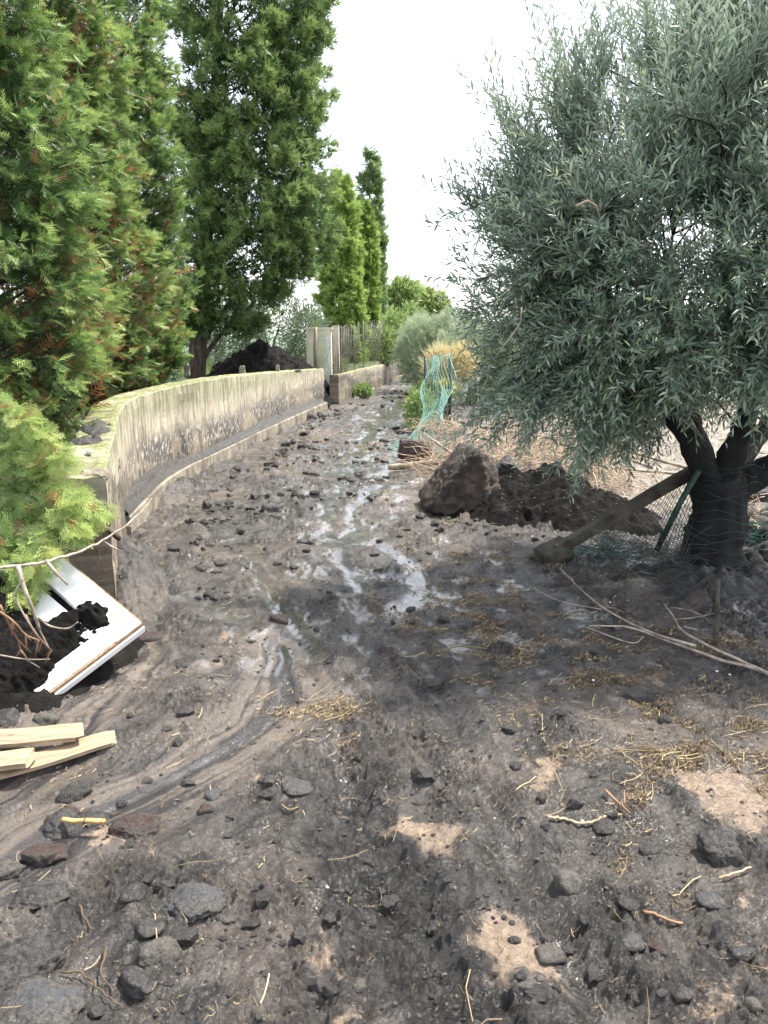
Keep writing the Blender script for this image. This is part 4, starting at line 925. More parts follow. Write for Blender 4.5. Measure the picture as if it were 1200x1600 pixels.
def conifer(name, base, H, prof, boughs, per, L, T, m, seed, lab, trunk_r=.12, lean=(0, 0), brown=.0, zmin=.3, blen=.45, drop=.0, face=(1, -1), tint0=.0, trunk_top=None, spread=.55, upward=.5, gaps=0.0, leanf=1.0, fat=1.3, inner=2600):
    """prof(f) = crown radius at height fraction f. Boughs sit on the crown surface, sprays fan out along them."""
    rs = np.random.default_rng(seed); root = empty(name, base)
    n = boughs; f = rs.uniform(0, 1, n * 4); rr = np.array([prof(q) for q in f]); keep = rs.uniform(0, 1, n * 4) < rr / rr.max(); f = f[keep][:n]; rr = rr[keep][:n]; n = len(f)
    fd = math.atan2(face[1], face[0]); az = fd + rs.normal(0, 1.08, n)
    if gaps: 
        k = fbm(az * 1.2, f * H * .9, seed, 3) > -gaps * 0 - (1 - gaps) * .9; f, rr, az = f[k], rr[k], az[k]; n = len(f)
    z = zmin + f * (H - zmin)
    top_ = CAM_H + (base[1] - 1.2) * .384 - base[2] + .5; kk = (z < top_) | (rs.uniform(0, 1, n) < .22); f, rr, az, z = f[kk], rr[kk], az[kk], z[kk]; n = len(f)
    lump_ = 1 + .26 * fbm(az * 1.8 + seed, z * 1.3, seed, 3); rs0 = rr * lump_
    fl_ = np.minimum(1, f * leanf + (.35 if leanf > 1 else 0))
    c = np.stack([lean[0] * fl_ + np.cos(az) * (rs0 - blen * .75), lean[1] * fl_ + np.sin(az) * (rs0 - blen * .75), z - blen * .4 * upward], 1)
    outd = np.stack([np.cos(az), np.sin(az), np.full(n, upward) + rs.normal(0, .18, n)], 1); outd = unit(outd)
    pos = []; dirs = []; ups = []; tn = []; sc = []
    bn = fbm(az * 1.1 + seed * 3, z * .55, seed + 20, 3)         # dead brown patches
    for i in range(n):
        t = rs.uniform(0, 1, per) ** .8; bl = blen * rs.uniform(.7, 1.25)
        side = rs.normal(0, 1, (per, 3)); p = c[i] + outd[i] * (t * bl)[:, None] + side * .10 * blen * (1.3 - t)[:, None] * fat
        p[:, 2] -= drop * t * t * bl
        dd = unit(outd[i] + rs.normal(0, spread, (per, 3)) + np.array((0, 0, -drop * .6)))
        pos.append(p); dirs.append(dd); ups.append(unit(np.array((0, 0, 1.0)) * .6 + rs.normal(0, .8, (per, 3)) + outd[i] * .3))
        q = .04 + .60 * t * t + .12 * rs.uniform() + rs.normal(0, .09, per) + tint0 + .10 * bn[i]  # sprays darken towards the inside, shade of the gaps put into the tint
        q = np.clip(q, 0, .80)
        if brown:
            pb = brown * (1.5 if bn[i] > .22 else .25) * (1.25 - t) * (1.5 if z[i] < 2.3 else (.7 if z[i] < 3.3 else .18)); q = np.where(rs.uniform(0, 1, per) < pb, rs.uniform(.86, 1, per), q)
        tn.append(q); sc.append(L * rs.uniform(.7, 1.25, per))
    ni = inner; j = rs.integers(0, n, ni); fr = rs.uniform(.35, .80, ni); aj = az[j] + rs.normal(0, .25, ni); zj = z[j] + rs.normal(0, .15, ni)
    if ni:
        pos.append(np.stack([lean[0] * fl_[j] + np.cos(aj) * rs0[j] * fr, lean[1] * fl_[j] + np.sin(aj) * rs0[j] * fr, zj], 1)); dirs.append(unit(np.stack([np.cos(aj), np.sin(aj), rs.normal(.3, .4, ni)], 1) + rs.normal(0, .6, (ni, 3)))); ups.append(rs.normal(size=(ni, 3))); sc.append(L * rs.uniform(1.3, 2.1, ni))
        tn.append(np.where(rs.uniform(0, 1, ni) < brown * .7, rs.uniform(.92, 1, ni), rs.uniform(.02, .28, ni) + tint0 * .4))  # inner sprays kept dark, crown shade painted into their tint
    pos = np.concatenate(pos); dirs = np.concatenate(dirs); ups = np.concatenate(ups); tn = np.concatenate(tn); sc = np.concatenate(sc)
    Ts = T if isinstance(T, list) else [T]; pick = rs.integers(0, len(Ts), len(pos)); out = []
    for k, tt in enumerate(Ts):
        s_ = pick == k; out.append(scatter(tt, pos[s_], frames(dirs[s_], ups[s_]), sc[s_], tn[s_]))
    V, F, t = cat(out); o = make('crown', V, F, m, root, False, {'tint': t}); tag(o, kind='stuff')
    tt_ = trunk_top or H * .93
    make('trunk', *tube([(lean[0] * k / 8 * tt_ / H, lean[1] * k / 8 * tt_ / H, -.15 + k / 8 * tt_) for k in range(9)], [trunk_r * (1 - .85 * k / 8) for k in range(9)], 8), M['bark'], root)
    mb = MB()
    for i in range(0, n, max(1, n // 90)):
        zt_ = max(.2, z[i] - .5 * rr[i]); f0 = zt_ / H
        mb.add(*tube([(lean[0] * f0, lean[1] * f0, zt_), ((lean[0] * f0 + c[i, 0]) / 2, (lean[1] * f0 + c[i, 1]) / 2, (zt_ + c[i, 2]) / 2 - .05), tuple(c[i] + outd[i] * blen * .5)], [.022, .014, .006], 4, False))
    o = mb.build('limbs', M['bark'], root); tag(o, kind='stuff'); root['label'] = lab; root['category'] = 'tree'
    return root
colp = lambda R_, top=.92: (lambda f: R_ * (min(1, (f + .12) / .22) if f < .1 else 1) * (1 - .25 * f) * (1 - max(0, (f - .75) / .25) ** 2 * top))
T_c1 = [T_spray(9, .07, 0, 1, .3), T_spray(8, .075, 0, 2, .1)]
T_c2 = [T_spray(9, .085, 0, 3, .3), T_spray(8, .09, 0, 4, .05)]
T_nr = [T_spray(14, .035, 2, 5, .2), T_spray(12, .036, 2, 6, .15)]
# three cedars behind the wall, near to far
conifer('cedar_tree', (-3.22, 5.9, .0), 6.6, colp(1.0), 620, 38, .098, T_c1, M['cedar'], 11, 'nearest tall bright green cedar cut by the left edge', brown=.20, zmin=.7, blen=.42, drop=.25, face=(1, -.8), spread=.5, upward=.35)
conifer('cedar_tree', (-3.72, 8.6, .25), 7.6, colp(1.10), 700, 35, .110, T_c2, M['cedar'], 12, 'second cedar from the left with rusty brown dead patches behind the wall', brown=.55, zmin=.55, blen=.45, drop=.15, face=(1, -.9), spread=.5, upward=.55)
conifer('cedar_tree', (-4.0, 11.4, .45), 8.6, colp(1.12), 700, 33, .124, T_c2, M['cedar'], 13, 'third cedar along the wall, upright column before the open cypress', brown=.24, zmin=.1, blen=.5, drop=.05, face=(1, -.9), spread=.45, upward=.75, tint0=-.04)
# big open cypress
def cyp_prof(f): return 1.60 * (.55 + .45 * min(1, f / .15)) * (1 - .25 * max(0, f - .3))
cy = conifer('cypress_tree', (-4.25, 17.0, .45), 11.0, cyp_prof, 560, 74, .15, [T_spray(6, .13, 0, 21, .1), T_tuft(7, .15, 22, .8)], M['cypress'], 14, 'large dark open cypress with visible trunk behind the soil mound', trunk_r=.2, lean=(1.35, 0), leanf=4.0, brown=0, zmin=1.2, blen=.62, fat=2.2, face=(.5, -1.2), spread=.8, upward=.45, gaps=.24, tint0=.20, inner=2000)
for (tx, ty) in ((330, 440), (350, 450), (372, 455), (400, 470), (318, 420), (345, 300)):
    b_ = P(300, 590, 17.0); e = P(tx, ty, 17.0 + random.uniform(-.5, .3)); mid = b_.lerp(e, .5) + Vector((-.12, 0, .05))
    o = make('limb', *tube([v - Vector((-4.25, 17.0, .45)) for v in spline([b_, mid, e], 8)], [.075, .07, .062, .055, .05, .045, .04, .03], 7), M['bark'], cy)
slp = lambda R_: (lambda f: R_ * (1 - .38 * f) * (1 - max(0, (f - .8) / .2) ** 2.4 * .9))
T_s = [T_spray(7, .12, 0, 7), T_spray(6, .13, 0, 8)]
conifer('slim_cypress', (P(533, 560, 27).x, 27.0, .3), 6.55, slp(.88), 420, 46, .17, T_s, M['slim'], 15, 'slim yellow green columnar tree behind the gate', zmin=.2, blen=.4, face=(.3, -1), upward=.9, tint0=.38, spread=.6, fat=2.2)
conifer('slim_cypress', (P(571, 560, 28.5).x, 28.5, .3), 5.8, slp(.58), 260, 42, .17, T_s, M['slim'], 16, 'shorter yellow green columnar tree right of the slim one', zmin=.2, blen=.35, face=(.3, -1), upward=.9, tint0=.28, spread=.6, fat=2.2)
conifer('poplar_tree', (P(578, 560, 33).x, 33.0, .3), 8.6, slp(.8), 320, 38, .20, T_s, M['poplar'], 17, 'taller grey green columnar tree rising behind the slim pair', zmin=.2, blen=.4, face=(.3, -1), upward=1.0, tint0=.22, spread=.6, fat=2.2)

# low hanging cedar bough in front of the wall end
def near_bough():
    root = empty('cedar_bough', P(-40, 700, 3.6)); tag(root, 'bright green feathery cedar bough hanging in front of the wall end', 'bough')
    rs = np.random.default_rng(99); base = np.array(root.location); pos = []; dirs = []; ups = []; tn = []; sc = []; k = 0
    paths = [([(-70, 650), (0, 660), (40, 690), (66, 684)], 3.9), ([(-70, 700), (10, 715), (60, 735), (88, 712)], 3.8), ([(-60, 760), (30, 762), (95, 778), (150, 802)], 3.7), ([(-60, 740), (30, 750), (85, 758), (118, 776)], 3.7),
             ([(-60, 820), (10, 800), (70, 810), (122, 830)], 3.6), ([(-60, 800), (20, 790), (80, 795), (120, 822)], 3.6), ([(-60, 850), (0, 850), (40, 850), (72, 860)], 3.5), ([(-60, 900), (-10, 900), (20, 915), (32, 930)], 3.4),
             ([(-70, 600), (-30, 610), (10, 640), (40, 655)], 4.0), ([(-70, 670), (-20, 690), (20, 700), (48, 720)], 3.9), ([(-60, 870), (-20, 860), (20, 880), (50, 895)], 3.45)]
    mb = MB()
    for q, Y in paths:
        c = spline([P(a, b, Y + .35 * (1 - i / 3)) for i, (a, b) in enumerate(q)], 14); mb.add(*tube([v - root.location for v in c], [.012 * (1 - .8 * i / 13) for i in range(14)], 5, False))
        for i in range(2, 14):
            t = i / 13; d0 = (c[min(i + 1, 13)] - c[i - 1]).normalized()
            for j in range(9 if i < 12 else 11):
                dd = np.array(d0) * 1.1 + rs.normal(0, .50, 3) + np.array((0, 0, -.12)); dd /= np.linalg.norm(dd)
                p = np.array(c[i]) + rs.normal(0, .022, 3); s_ = rs.uniform(.09, .16) * (1.1 - .25 * t)
                pos.append(p - base); dirs.append(dd); ups.append(np.array((.0, -.5, .8)) + rs.normal(0, .35, 3)); tn.append(np.clip(.48 + .30 * t + rs.normal(0, .08), 0, .82) if rs.uniform() > .05 * (1.4 - t) else rs.uniform(.86, 1)); sc.append(s_)
    A = lambda a: np.array(a)
    pos, dirs, ups, tn, sc = A(pos), A(dirs), A(ups), A(tn), A(sc); out = []
    for k, tt in enumerate(T_nr):
        s_ = np.arange(len(pos)) % 2 == k; out.append(scatter(tt, pos[s_], frames(dirs[s_], ups[s_]), sc[s_], tn[s_]))
    V, F, t = cat(out); o = make('foliage', V, F, M['cedar'], root, False, {'tint': t}); tag(o, kind='stuff')
    mb.build('branchlets', M['twig_brown'], root)['kind'] = 'stuff'
near_bough()

# ------------------------------------------------------------------ the olive tree
def olive():
    rs = np.random.default_rng(5); B = Vector((2.28, 4.98, 0)); root = empty('olive_tree', B)
    tag(root, 'big olive tree with dark forked trunk and silvery green crown on the right', 'tree')
    # trunk
    def knobby(pts, rad, name, n=16, sides=14, sd=0):
        q = spline(pts, n); rr = [np.interp(i / (n - 1), np.linspace(0, 1, len(rad)), rad) for i in range(n)]
        V, F = tube([p - B for p in q], rr, sides); V = np.array(V); nn = n3(V * 5 + sd, sd) * .028 + n3(V * 14 + sd, sd) * .012
        cc = np.repeat(np.array([tuple(p - B) for p in q]), sides, axis=0); dv = V - cc; dv /= np.maximum(np.linalg.norm(dv, axis=1), 1e-6)[:, None]
        return make(name, V + dv * (nn + (.012 * np.abs(np.sin(np.arctan2(dv[:, 1], dv[:, 0]) * 5 + 2 * V[:, 2])) if name == 'trunk' else 0))[:, None], F, M['bark_olive'], root, True)
    fork = P(1118, 745, 4.98)
    knobby([B + Vector((.02, 0, -.15)), B + Vector((.0, 0, .12)), B + Vector((.03, 0, .4)), fork], [.34, .20, .165, .17], 'trunk', 26, 30, 1)
    limbs = [[fork + Vector((0, 0, -.08)), P(1075, 680, 4.95), P(1030, 620, 4.9), P(985, 540, 4.85), P(930, 420, 4.8), P(900, 300, 4.9)],
             [fork + Vector((-.02, .05, -.05)), P(1085, 670, 5.2), P(1062, 600, 5.4), P(1040, 480, 5.6), P(1060, 300, 5.7)],
             [fork + Vector((.03, 0, -.08)), P(1150, 690, 4.9), P(1168, 640, 4.8), P(1160, 540, 4.7), P(1130, 380, 4.6), P(1110, 220, 4.7)],
             [fork + Vector((.05, .02, -.12)), P(1190, 740, 5.0), P(1250, 690, 5.0), P(1330, 560, 5.1), P(1380, 400, 5.2)],
             [fork + Vector((0, .05, -.05)), P(1180, 690, 5.4), P(1220, 600, 5.6), P(1240, 420, 5.8)]]
    rad = [[.105, .08, .065, .05, .03, .015], [.085, .065, .05, .035, .015], [.095, .075, .06, .045, .03, .012], [.12, .09, .065, .045, .02], [.08, .06, .04, .015]]
    for i, (l, r_) in enumerate(zip(limbs, rad)): knobby(l, r_, 'limb', 22, 10, 10 + i)
    LP = np.array([tuple(p) for l in limbs for p in spline(l, 24)[7:]])
    # branch tips spread over the crown (ellipsoids)
    ell = [((2.15, 5.05, 2.20), (1.62, 1.35, 1.20), 120), ((1.55, 4.85, 1.75), (1.10, .95, .90), 72), ((3.1, 5.2, 2.25), (1.3, 1.3, 1.12), 58), ((2.35, 5.2, 2.95), (.95, 1.0, .60), 20), ((2.5, 4.1, 1.75), (.75, .55, .65), 30), ((2.1, 5.0, 2.0), (1.2, .9, .9), 60)]
    tips = []
    for c, r_, n in ell:
        d = unit(rs.normal(size=(n * 3, 3))); p = np.array(c) + d * np.array(r_) * rs.uniform(.72, 1.0, (n * 3, 1))
        ok = (p[:, 2] > .95) & (p[:, 1] > 3.0) & (p[:, 0] < 4.4); p = p[ok]
        # thin out the far side
        k = (p[:, 1] < c[1] + .35) | (rs.uniform(0, 1, len(p)) < .45); tips.append(p[k][:n])
    tips = np.concatenate(tips)
    low = np.array([tuple(P(a, b, y)) for a, b, y in ((715, 625, 4.9), (700, 590, 5.0), (730, 600, 4.7), (760, 645, 5.0), (770, 600, 4.5), (720, 520, 4.8), (690, 440, 5.0), (820, 620, 4.6), (920, 680, 4.9), (745, 650, 4.9), (790, 640, 4.6), (850, 650, 4.9), (905, 700, 5.2), (930, 715, 5.1), (960, 690, 5.2), (1000, 690, 5.3), (720, 560, 5.0), (700, 480, 5.1), (700, 380, 5.2), (715, 320, 5.1), (760, 230, 5.2), (800, 650, 5.4), (880, 600, 4.6), (1190, 560, 3.9), (1150, 610, 4.0), (1120, 520, 4.1), (1210, 480, 3.9), (1010, 640, 5.6), (1050, 600, 5.9), (960, 640, 5.8), (900, 620, 5.9), (1080, 560, 4.5))])
    tips = np.concatenate([tips, low]); tips = np.concatenate([tips, tips[-23:] + rs.normal(0, .1, (23, 3))])
    # nothing grows low in front of the forking limbs, nor down to the boulder
    tips[:, 0] += .26 * sst(1.3, .4, tips[:, 0]); 
    d_ = (tips[:, 1]) * cp - (tips[:, 2] - CAM_H) * sp_; tx = 600 + FPX * tips[:, 0] / d_; ty = 800 - FPX * ((tips[:, 2] - CAM_H) * cp + tips[:, 1] * sp_) / d_
    lim = np.where(tx > 1000, 585, np.where(tx > 890, 690, np.where(tx > 800, 625, 655)))
    tips = tips[(ty < lim) | ((tips[:, 1] > 5.35) & (tx > 880) & (ty < lim + 60))]
    mb = MB(); pos = []; dirs = []; ups = []; tn = []; sc = []
    cen = np.array((2.25, 5.1, 1.9)); tw = MB()
    for tp in tips:
        j = np.argmin(np.linalg.norm(LP - tp, axis=1) + .5 * np.abs(LP[:, 2] - tp[2] + .3)); s0 = LP[j]; o_ = tp - cen; o_ = o_ / np.linalg.norm(o_)
        upk = np.clip((tp[2] - 1.5) / 1.6, -.7, 1)
        mid = s0 * .45 + tp * .55 + np.array((0, 0, .12)) + rs.normal(0, .06, 3); end = tp + o_ * .05
        c = spline([s0, mid, end], 9); mb.add(*tube([p - B for p in c], [.010 * (1 - .75 * i / 8) for i in range(9)], 4, False))
        ns = int(13 + 5 * rs.uniform()) + (5 if tp[2] < 2.6 else -2)
        for k in range(ns):
            t = rs.uniform(.30, 1.0) if k else 1.0; u_ = t * 8; i0 = min(int(u_), 7); p0 = np.array(c[i0].lerp(c[i0 + 1], u_ - i0))
            dn = np.array((0, 0, .95 * upk)) + o_ * .75 + rs.normal(0, .52, 3); dn /= np.linalg.norm(dn)
            Ls = rs.uniform(.20, .42) * (1.35 if upk > .6 else 1.0); nl = int(Ls / .0165); bend = np.array((0, 0, -.35 if upk < .3 else .25)) + rs.normal(0, .2, 3)
            ts = np.linspace(.08, 1, nl); cur = p0 + dn * (ts * Ls)[:, None] + bend * (ts * ts * Ls * .45)[:, None]
            tg = unit(np.tile(dn, (nl, 1)) + bend * (ts * .9)[:, None]); sd = unit(np.cross(tg, rs.normal(size=3)))
            alt = np.where(np.arange(nl) % 2 == 0, 1.0, -1.0)[:, None]; ax2 = np.cross(tg, sd); ph = (np.arange(nl) // 2 % 2)[:, None]
            ld = unit(tg * .85 + (sd * (1 - ph) + ax2 * ph) * alt * .75 + rs.normal(0, .2, (nl, 3)))
            pos.append(cur - np.array(B)); dirs.append(ld); ups.append(unit(tg * .5 + np.array((0, 0, .7)) + rs.normal(0, .45, (nl, 3))))
            sc.append(rs.uniform(.050, .086, nl) * np.where(ts > .88, .7, 1)); tn.append(np.clip(.35 + .30 * ts + rs.normal(0, .13, nl) + .25 * (ts > .9) + .12 * (upk > .6), 0, 1))  # upper crown leaves lightened, light from above put into the tint
            q = [tuple(p0 - np.array(B))] + [tuple(cur[z_] - np.array(B)) for z_ in (nl // 2, nl - 1)]
            tw.add(*tube(q, [.0028, .002, .0012], 3, False))
    pos = np.concatenate(pos); dirs = np.concatenate(dirs); ups = np.concatenate(ups); sc = np.concatenate(sc); tn = np.concatenate(tn)
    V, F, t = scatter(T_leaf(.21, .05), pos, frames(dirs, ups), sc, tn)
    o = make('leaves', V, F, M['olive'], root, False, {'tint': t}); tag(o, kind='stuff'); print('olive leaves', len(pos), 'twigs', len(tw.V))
    o = mb.build('branches', M['bark_olive'], root); tag(o, kind='stuff'); o = tw.build('twigs', M['twig_green'], root); tag(o, kind='stuff')
    # the sawn-off bare branch end in the crown, and a few pale twigs hanging free
    c0 = P(905, 318, 3.95)
    for q in ([(900, 322), (918, 314), (932, 322), (938, 342)],):
        make('bare_stub', *tube([P(a, b, 3.75) - B for a, b in q], [.007, .007, .005, .002], 6), M['post_wood'], root)
    for q in ([(815, 480), (812, 505), (795, 530), (775, 556)], [(750, 365), (740, 400), (690, 420)][:2] + [(735, 430)]):
        make('bare_twig', *tube([p - B for p in spline([P(a, b, 3.8) for a, b in q], 10)], [.004] * 5 + [.003] * 5, 4), M['twig_grey'], root)
olive()

# ------------------------------------------------------------------ shrubs and far trees
def leafy(name, base, blobs, n, size, m, seed, lab, cat_='shrub', T=None, up=.3, shell=.55, stem=True, tint=(.2, .9), group=None, cull=True, outer=.8):
    rs = np.random.default_rng(seed); root = empty(name, base); tag(root, lab, cat_, group); pos = []; dirs = []; ups = []; tn = []
    vol = np.array([b[3] * b[4] * b[5] for b in blobs]) ** .67; vol /= vol.sum()
    for b, v in zip(blobs, vol):
        k = int(n * v); d = unit(rs.normal(size=(k, 3)));
        if cull: d[:, 1] = np.where(rs.uniform(0, 1, k) < .7, -np.abs(d[:, 1]), d[:, 1])
        lump_ = 1 + .25 * n3(d * 2.3 + seed, seed); r = rs.uniform(shell, 1, k) ** .6 * lump_
        cl = fbm(d[:, 0] * 5 + seed, d[:, 2] * 5 + d[:, 1] * 3, seed + 2, 2)
        ok = cl > -.35; p = np.array(b[:3]) + d * r[:, None] * np.array(b[3:6])
        pos.append(p[ok]); dirs.append(unit(d[ok] * outer + np.array((0, 0, up)) + rs.normal(0, .5, (ok.sum(), 3)))); ups.append(rs.normal(size=(ok.sum(), 3)))
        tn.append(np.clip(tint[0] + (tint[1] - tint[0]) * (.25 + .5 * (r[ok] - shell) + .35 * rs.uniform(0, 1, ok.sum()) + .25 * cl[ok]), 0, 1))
    pos = np.concatenate(pos); z = pos[:, 2] > .0; dirs = np.concatenate(dirs)[z]; ups = np.concatenate(ups)[z]; tn = np.concatenate(tn)[z]; pos = pos[z]
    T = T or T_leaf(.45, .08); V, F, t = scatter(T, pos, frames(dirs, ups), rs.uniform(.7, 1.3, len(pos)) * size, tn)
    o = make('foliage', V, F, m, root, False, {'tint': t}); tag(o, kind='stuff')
    if stem:
        mb = MB()
        for b in blobs:
            for k in range(3): mb.add(*tube([(random.uniform(-.1, .1), random.uniform(-.1, .1), -.1), (b[0] * .5, b[1] * .5, b[2] * .45), (b[0] + random.uniform(-.3, .3) * b[3], b[1], b[2] + .2 * b[5])], [.05, .035, .012], 5, False))
        mb.build('stems', M['bark'], root)['kind'] = 'stuff'
    return root
def at(px, Y, z=None): p = P(px, 600, Y); return (p.x, Y, zt(p.x, Y) if z is None else z)
leafy('grey_shrub', at(425, 20), [(0, 0, 1.1, 1.3, .9, 1.0), (-.9, 0, .9, .9, .8, .9), (.9, .2, .9, .7, .6, .9)], 9000, .13, M['greyleaf'], 21, 'grey green olive shrub behind the soil mound left of the gate', T=T_leaf(.22, .05))
leafy('grey_shrub', at(340, 21), [(0, 0, 1.0, 1.3, .9, 1.1)], 4000, .13, M['greyleaf'], 22, 'grey green shrub seen under the dark cypress', T=T_leaf(.22, .05))
leafy('green_shrub', at(480, 23.5), [(0, 0, .8, .55, .5, .9)], 1800, .12, M['bright'], 23, 'small dark leaved shrub right beside the wide gate pillar', tint=(-.1, .5))
leafy('hedge_bush', at(560, 30.5), [(0, 0, .8, 1.2, .5, .9), (1.1, 0, .9, .9, .6, .8)], 4200, .17, M['bright'], 24, 'green bush behind the stake fence below the slim trees')
leafy('broadleaf_tree', at(612, 37), [(0, 0, 1.9, 1.3, 1.0, 1.5), (.5, 0, 3.1, .7, .6, .8), (-.3, 0, .9, 1.0, .8, .9)], 5200, .30, M['bright'], 25, 'bright green broadleaf tree at the far end of the lane', 'tree')
leafy('broadleaf_tree', at(650, 40), [(0, 0, 2.2, 1.3, 1.0, 1.7), (.8, 0, 2.9, .9, .7, .8)], 4600, .30, M['bright'], 26, 'pale yellowish tree right of the far broadleaf tree', 'tree', tint=(.4, 1.0))
leafy('climber', (fp[26].x + .05, fp[26].y, .7), [(0, 0, .5, .45, .35, .6), (.4, .6, .8, .6, .5, .8), (.9, 1.6, 1.0, .6, .5, .9)], 3400, .14, M['bright'], 27, 'leafy climber overgrowing the far end of the stake fence', 'climber')
leafy('feathery_bush', at(672, 21), [(0, 0, 1.0, 1.0, .8, 1.0), (.7, 0, 1.2, .9, .8, 1.0), (-.25, .4, 1.25, .6, .6, .8)], 9500, .20, M['tamarisk'], 28, 'pale feathery grey green bush leaning over the end of the lane', T=T_tuft(5, .05, 3, .8), up=.5)
leafy('feathery_bush', at(735, 17.5), [(0, 0, .9, .9, .6, .9), (.9, 0, .9, .8, .6, .9)], 7000, .18, M['tamarisk'], 29, 'pale feathery bush behind the green netting, left of the olive', T=T_tuft(5, .05, 3, .8), up=.5)
leafy('yellow_tuft', at(690, 13.6, 0), [(0, 0, .95, .26, .2, .30), (.3, .1, 1.0, .25, .2, .28)], 800, .26, M['drygrass'], 30, 'straw yellow tuft rising above the green netting', T=T_tuft(5, .05, 4, .6), up=1.2, stem=True, tint=(.4, 1))
leafy('yellow_weed', at(697, 12.5, 0), [(0, 0, .72, .12, .1, .10)], 120, .09, M['yellow'], 31, 'small yellow leaved weed by the netting under the olive leaves', 'weed')
leafy('fence_weeds', at(655, 12.6, 0), [(0, 0, .30, .22, .4, .32), (.1, .8, .4, .22, .5, .36)], 1600, .10, M['bright'], 32, 'green weeds growing along the foot of the netting fence', 'weeds')
for k, (px, Y, w_, h_, lab) in enumerate(((860, 19, 1.6, 1.6, 'green bush seen below the olive crown, left of its trunk'), (960, 17, 1.3, 1.4, 'green bush showing between the olive leaves beside the trunk'), (1080, 20, 2.0, 1.9, 'dark bush behind the olive trunk'), (1200, 19, 2.0, 2.1, 'bush behind the right limb of the olive at the right edge'))):
    leafy('garden_bush', at(px, Y), [(0, 0, h_ * .55, w_, .8, h_ * .6)], 3600, .16, M['bright'] if k < 2 else M['greyleaf'], 60 + k, lab, 'bush')
leafy('leafy_branch', (on(560, 620).x, on(560, 620).y, .02), [(0, 0, .10, .34, .22, .15), (.15, 0, .14, .2, .2, .14)], 520, .12, M['bright'], 40, 'fallen leafy green branch lying on the mud near the gate', 'branch', T=T_leaf(.4, .1), tint=(.1, .9))
for k, (x_, y_, w_, h_, lab) in enumerate(((-9, 30, 5, 3.2, 'distant hedge far behind the cedars'), (-6.3, 13, 1.3, 1.7, 'shaded shrub behind the third cedar'), (-5.6, 9.5, 1.2, 1.6, 'shaded shrub behind the second cedar'), (-4.6, 6.2, .9, 1.3, 'shaded shrub behind the nearest cedar'), (9, 33, 5, 2.5, 'distant hedge at the right beyond the olive'))):
    leafy('dark_shrub', (x_, y_, .2), [(0, 0, h_ * .5, w_, 1, h_ * .6)], 2600, .16 if y_ < 20 else .3, M['cypress'], 80 + k, lab, 'shrub')

# grass behind the wall
rs = np.random.default_rng(8); n = 3600
gx = rs.uniform(-6.5, -1.2, n); gy = rs.uniform(17.5, 27, n); k = gx < lane_left(gy) - .5; gx, gy = gx[k], gy[k]
gz_ = terrain(gx, gy); dd = unit(np.stack([rs.normal(0, .3, len(gx)), rs.normal(0, .3, len(gx)), np.ones(len(gx))], 1))
V, F, t = scatter(T_tuft(5, .08, 9, .5), np.stack([gx, gy, gz_], 1), frames(dd, rs.normal(size=(len(gx), 3))), rs.uniform(.12, .3, len(gx)), rs.uniform(.4, 1, len(gx)))
o = make('grass', V, F, M['bright'], None, False, {'tint': t}); tag(o, 'bright green grass on the ground behind the wall near the gate', 'grass', kind='stuff')

# dry brush heap right of the lane
bc = on(775, 735)
def brush():
    rs = np.random.default_rng(3); root = empty('brush_pile', (bc.x + .25, 8.6, 0)); tag(root, 'tangled heap of pale dry twigs and stalks behind the boulder', 'brush pile'); mb = MB()
    for i in range(1900):
        c = rs.uniform(-1, 1, 2) ; c = c * (.95, .75); hh = max(0.02, .62 * (1 - (c[0] / 1.1) ** 2) * (1 - (c[1] / .9) ** 2)); p = np.array((c[0] * 1.15, c[1] * 1.4, rs.uniform(0, hh))); dd = rs.normal(size=3); dd[2] = dd[2] * .3 - .05; dd /= np.linalg.norm(dd); pts = []; L = rs.uniform(.2, .7) / 6
        for k in range(6): pts.append((p[0], p[1], max(-.03, p[2]))); dd = dd + rs.normal(0, .17, 3); dd /= np.linalg.norm(dd); p = p + dd * L
        mb.add(*tube(pts, rs.uniform(.0014, .0046), 3, False))
    mb.build('twigs', M['twig_pink'], root)['kind'] = 'stuff'
    for k, q in enumerate(([(1.9, -.5, .12), (1.2, -.1, .30), (.75, .3, .55), (.35, .9, .60)], [(1.8, -.5, .08), (1.1, -.35, .12), (.5, -.3, .2)], [(1.5, -.2, .1), (1.0, .3, .25), (.2, .5, .4), (-.4, .4, .5)], [(-.5, -.9, .15), (-.9, -.3, .35), (-1.1, .2, .45)])):
        make('thick_stem', *tube(spline(q, 12), [.022 * (1 - .6 * i / 11) for i in range(12)], 6), M['twig_grey'] if k else M['post_wood'], root)
brush()
tangle('netting_tangle', (on(625, 715).x + .06, on(625, 715).y + .2, .05), (.16, .14, .12), 90, M['net_green'], 'crumpled green netting left of the reddish stone block', 'netting', rad=.004, seed=8)
tangle('dry_roots', on(1180, 870, .0) + Vector((0, .3, .2)), (.12, .1, .22), 50, M['twig_pink'], 'pale dry roots dangling among the rocks right of the olive trunk', 'roots', rad=.004, seed=9)
tangle('dry_creeper', P(700, 672, 10.2), (.5, .4, .12), 150, M['twig_pink'], 'dry pinkish stems tangled over the end of the netting fence', 'stems', rad=.003, seed=10, flat=.2)

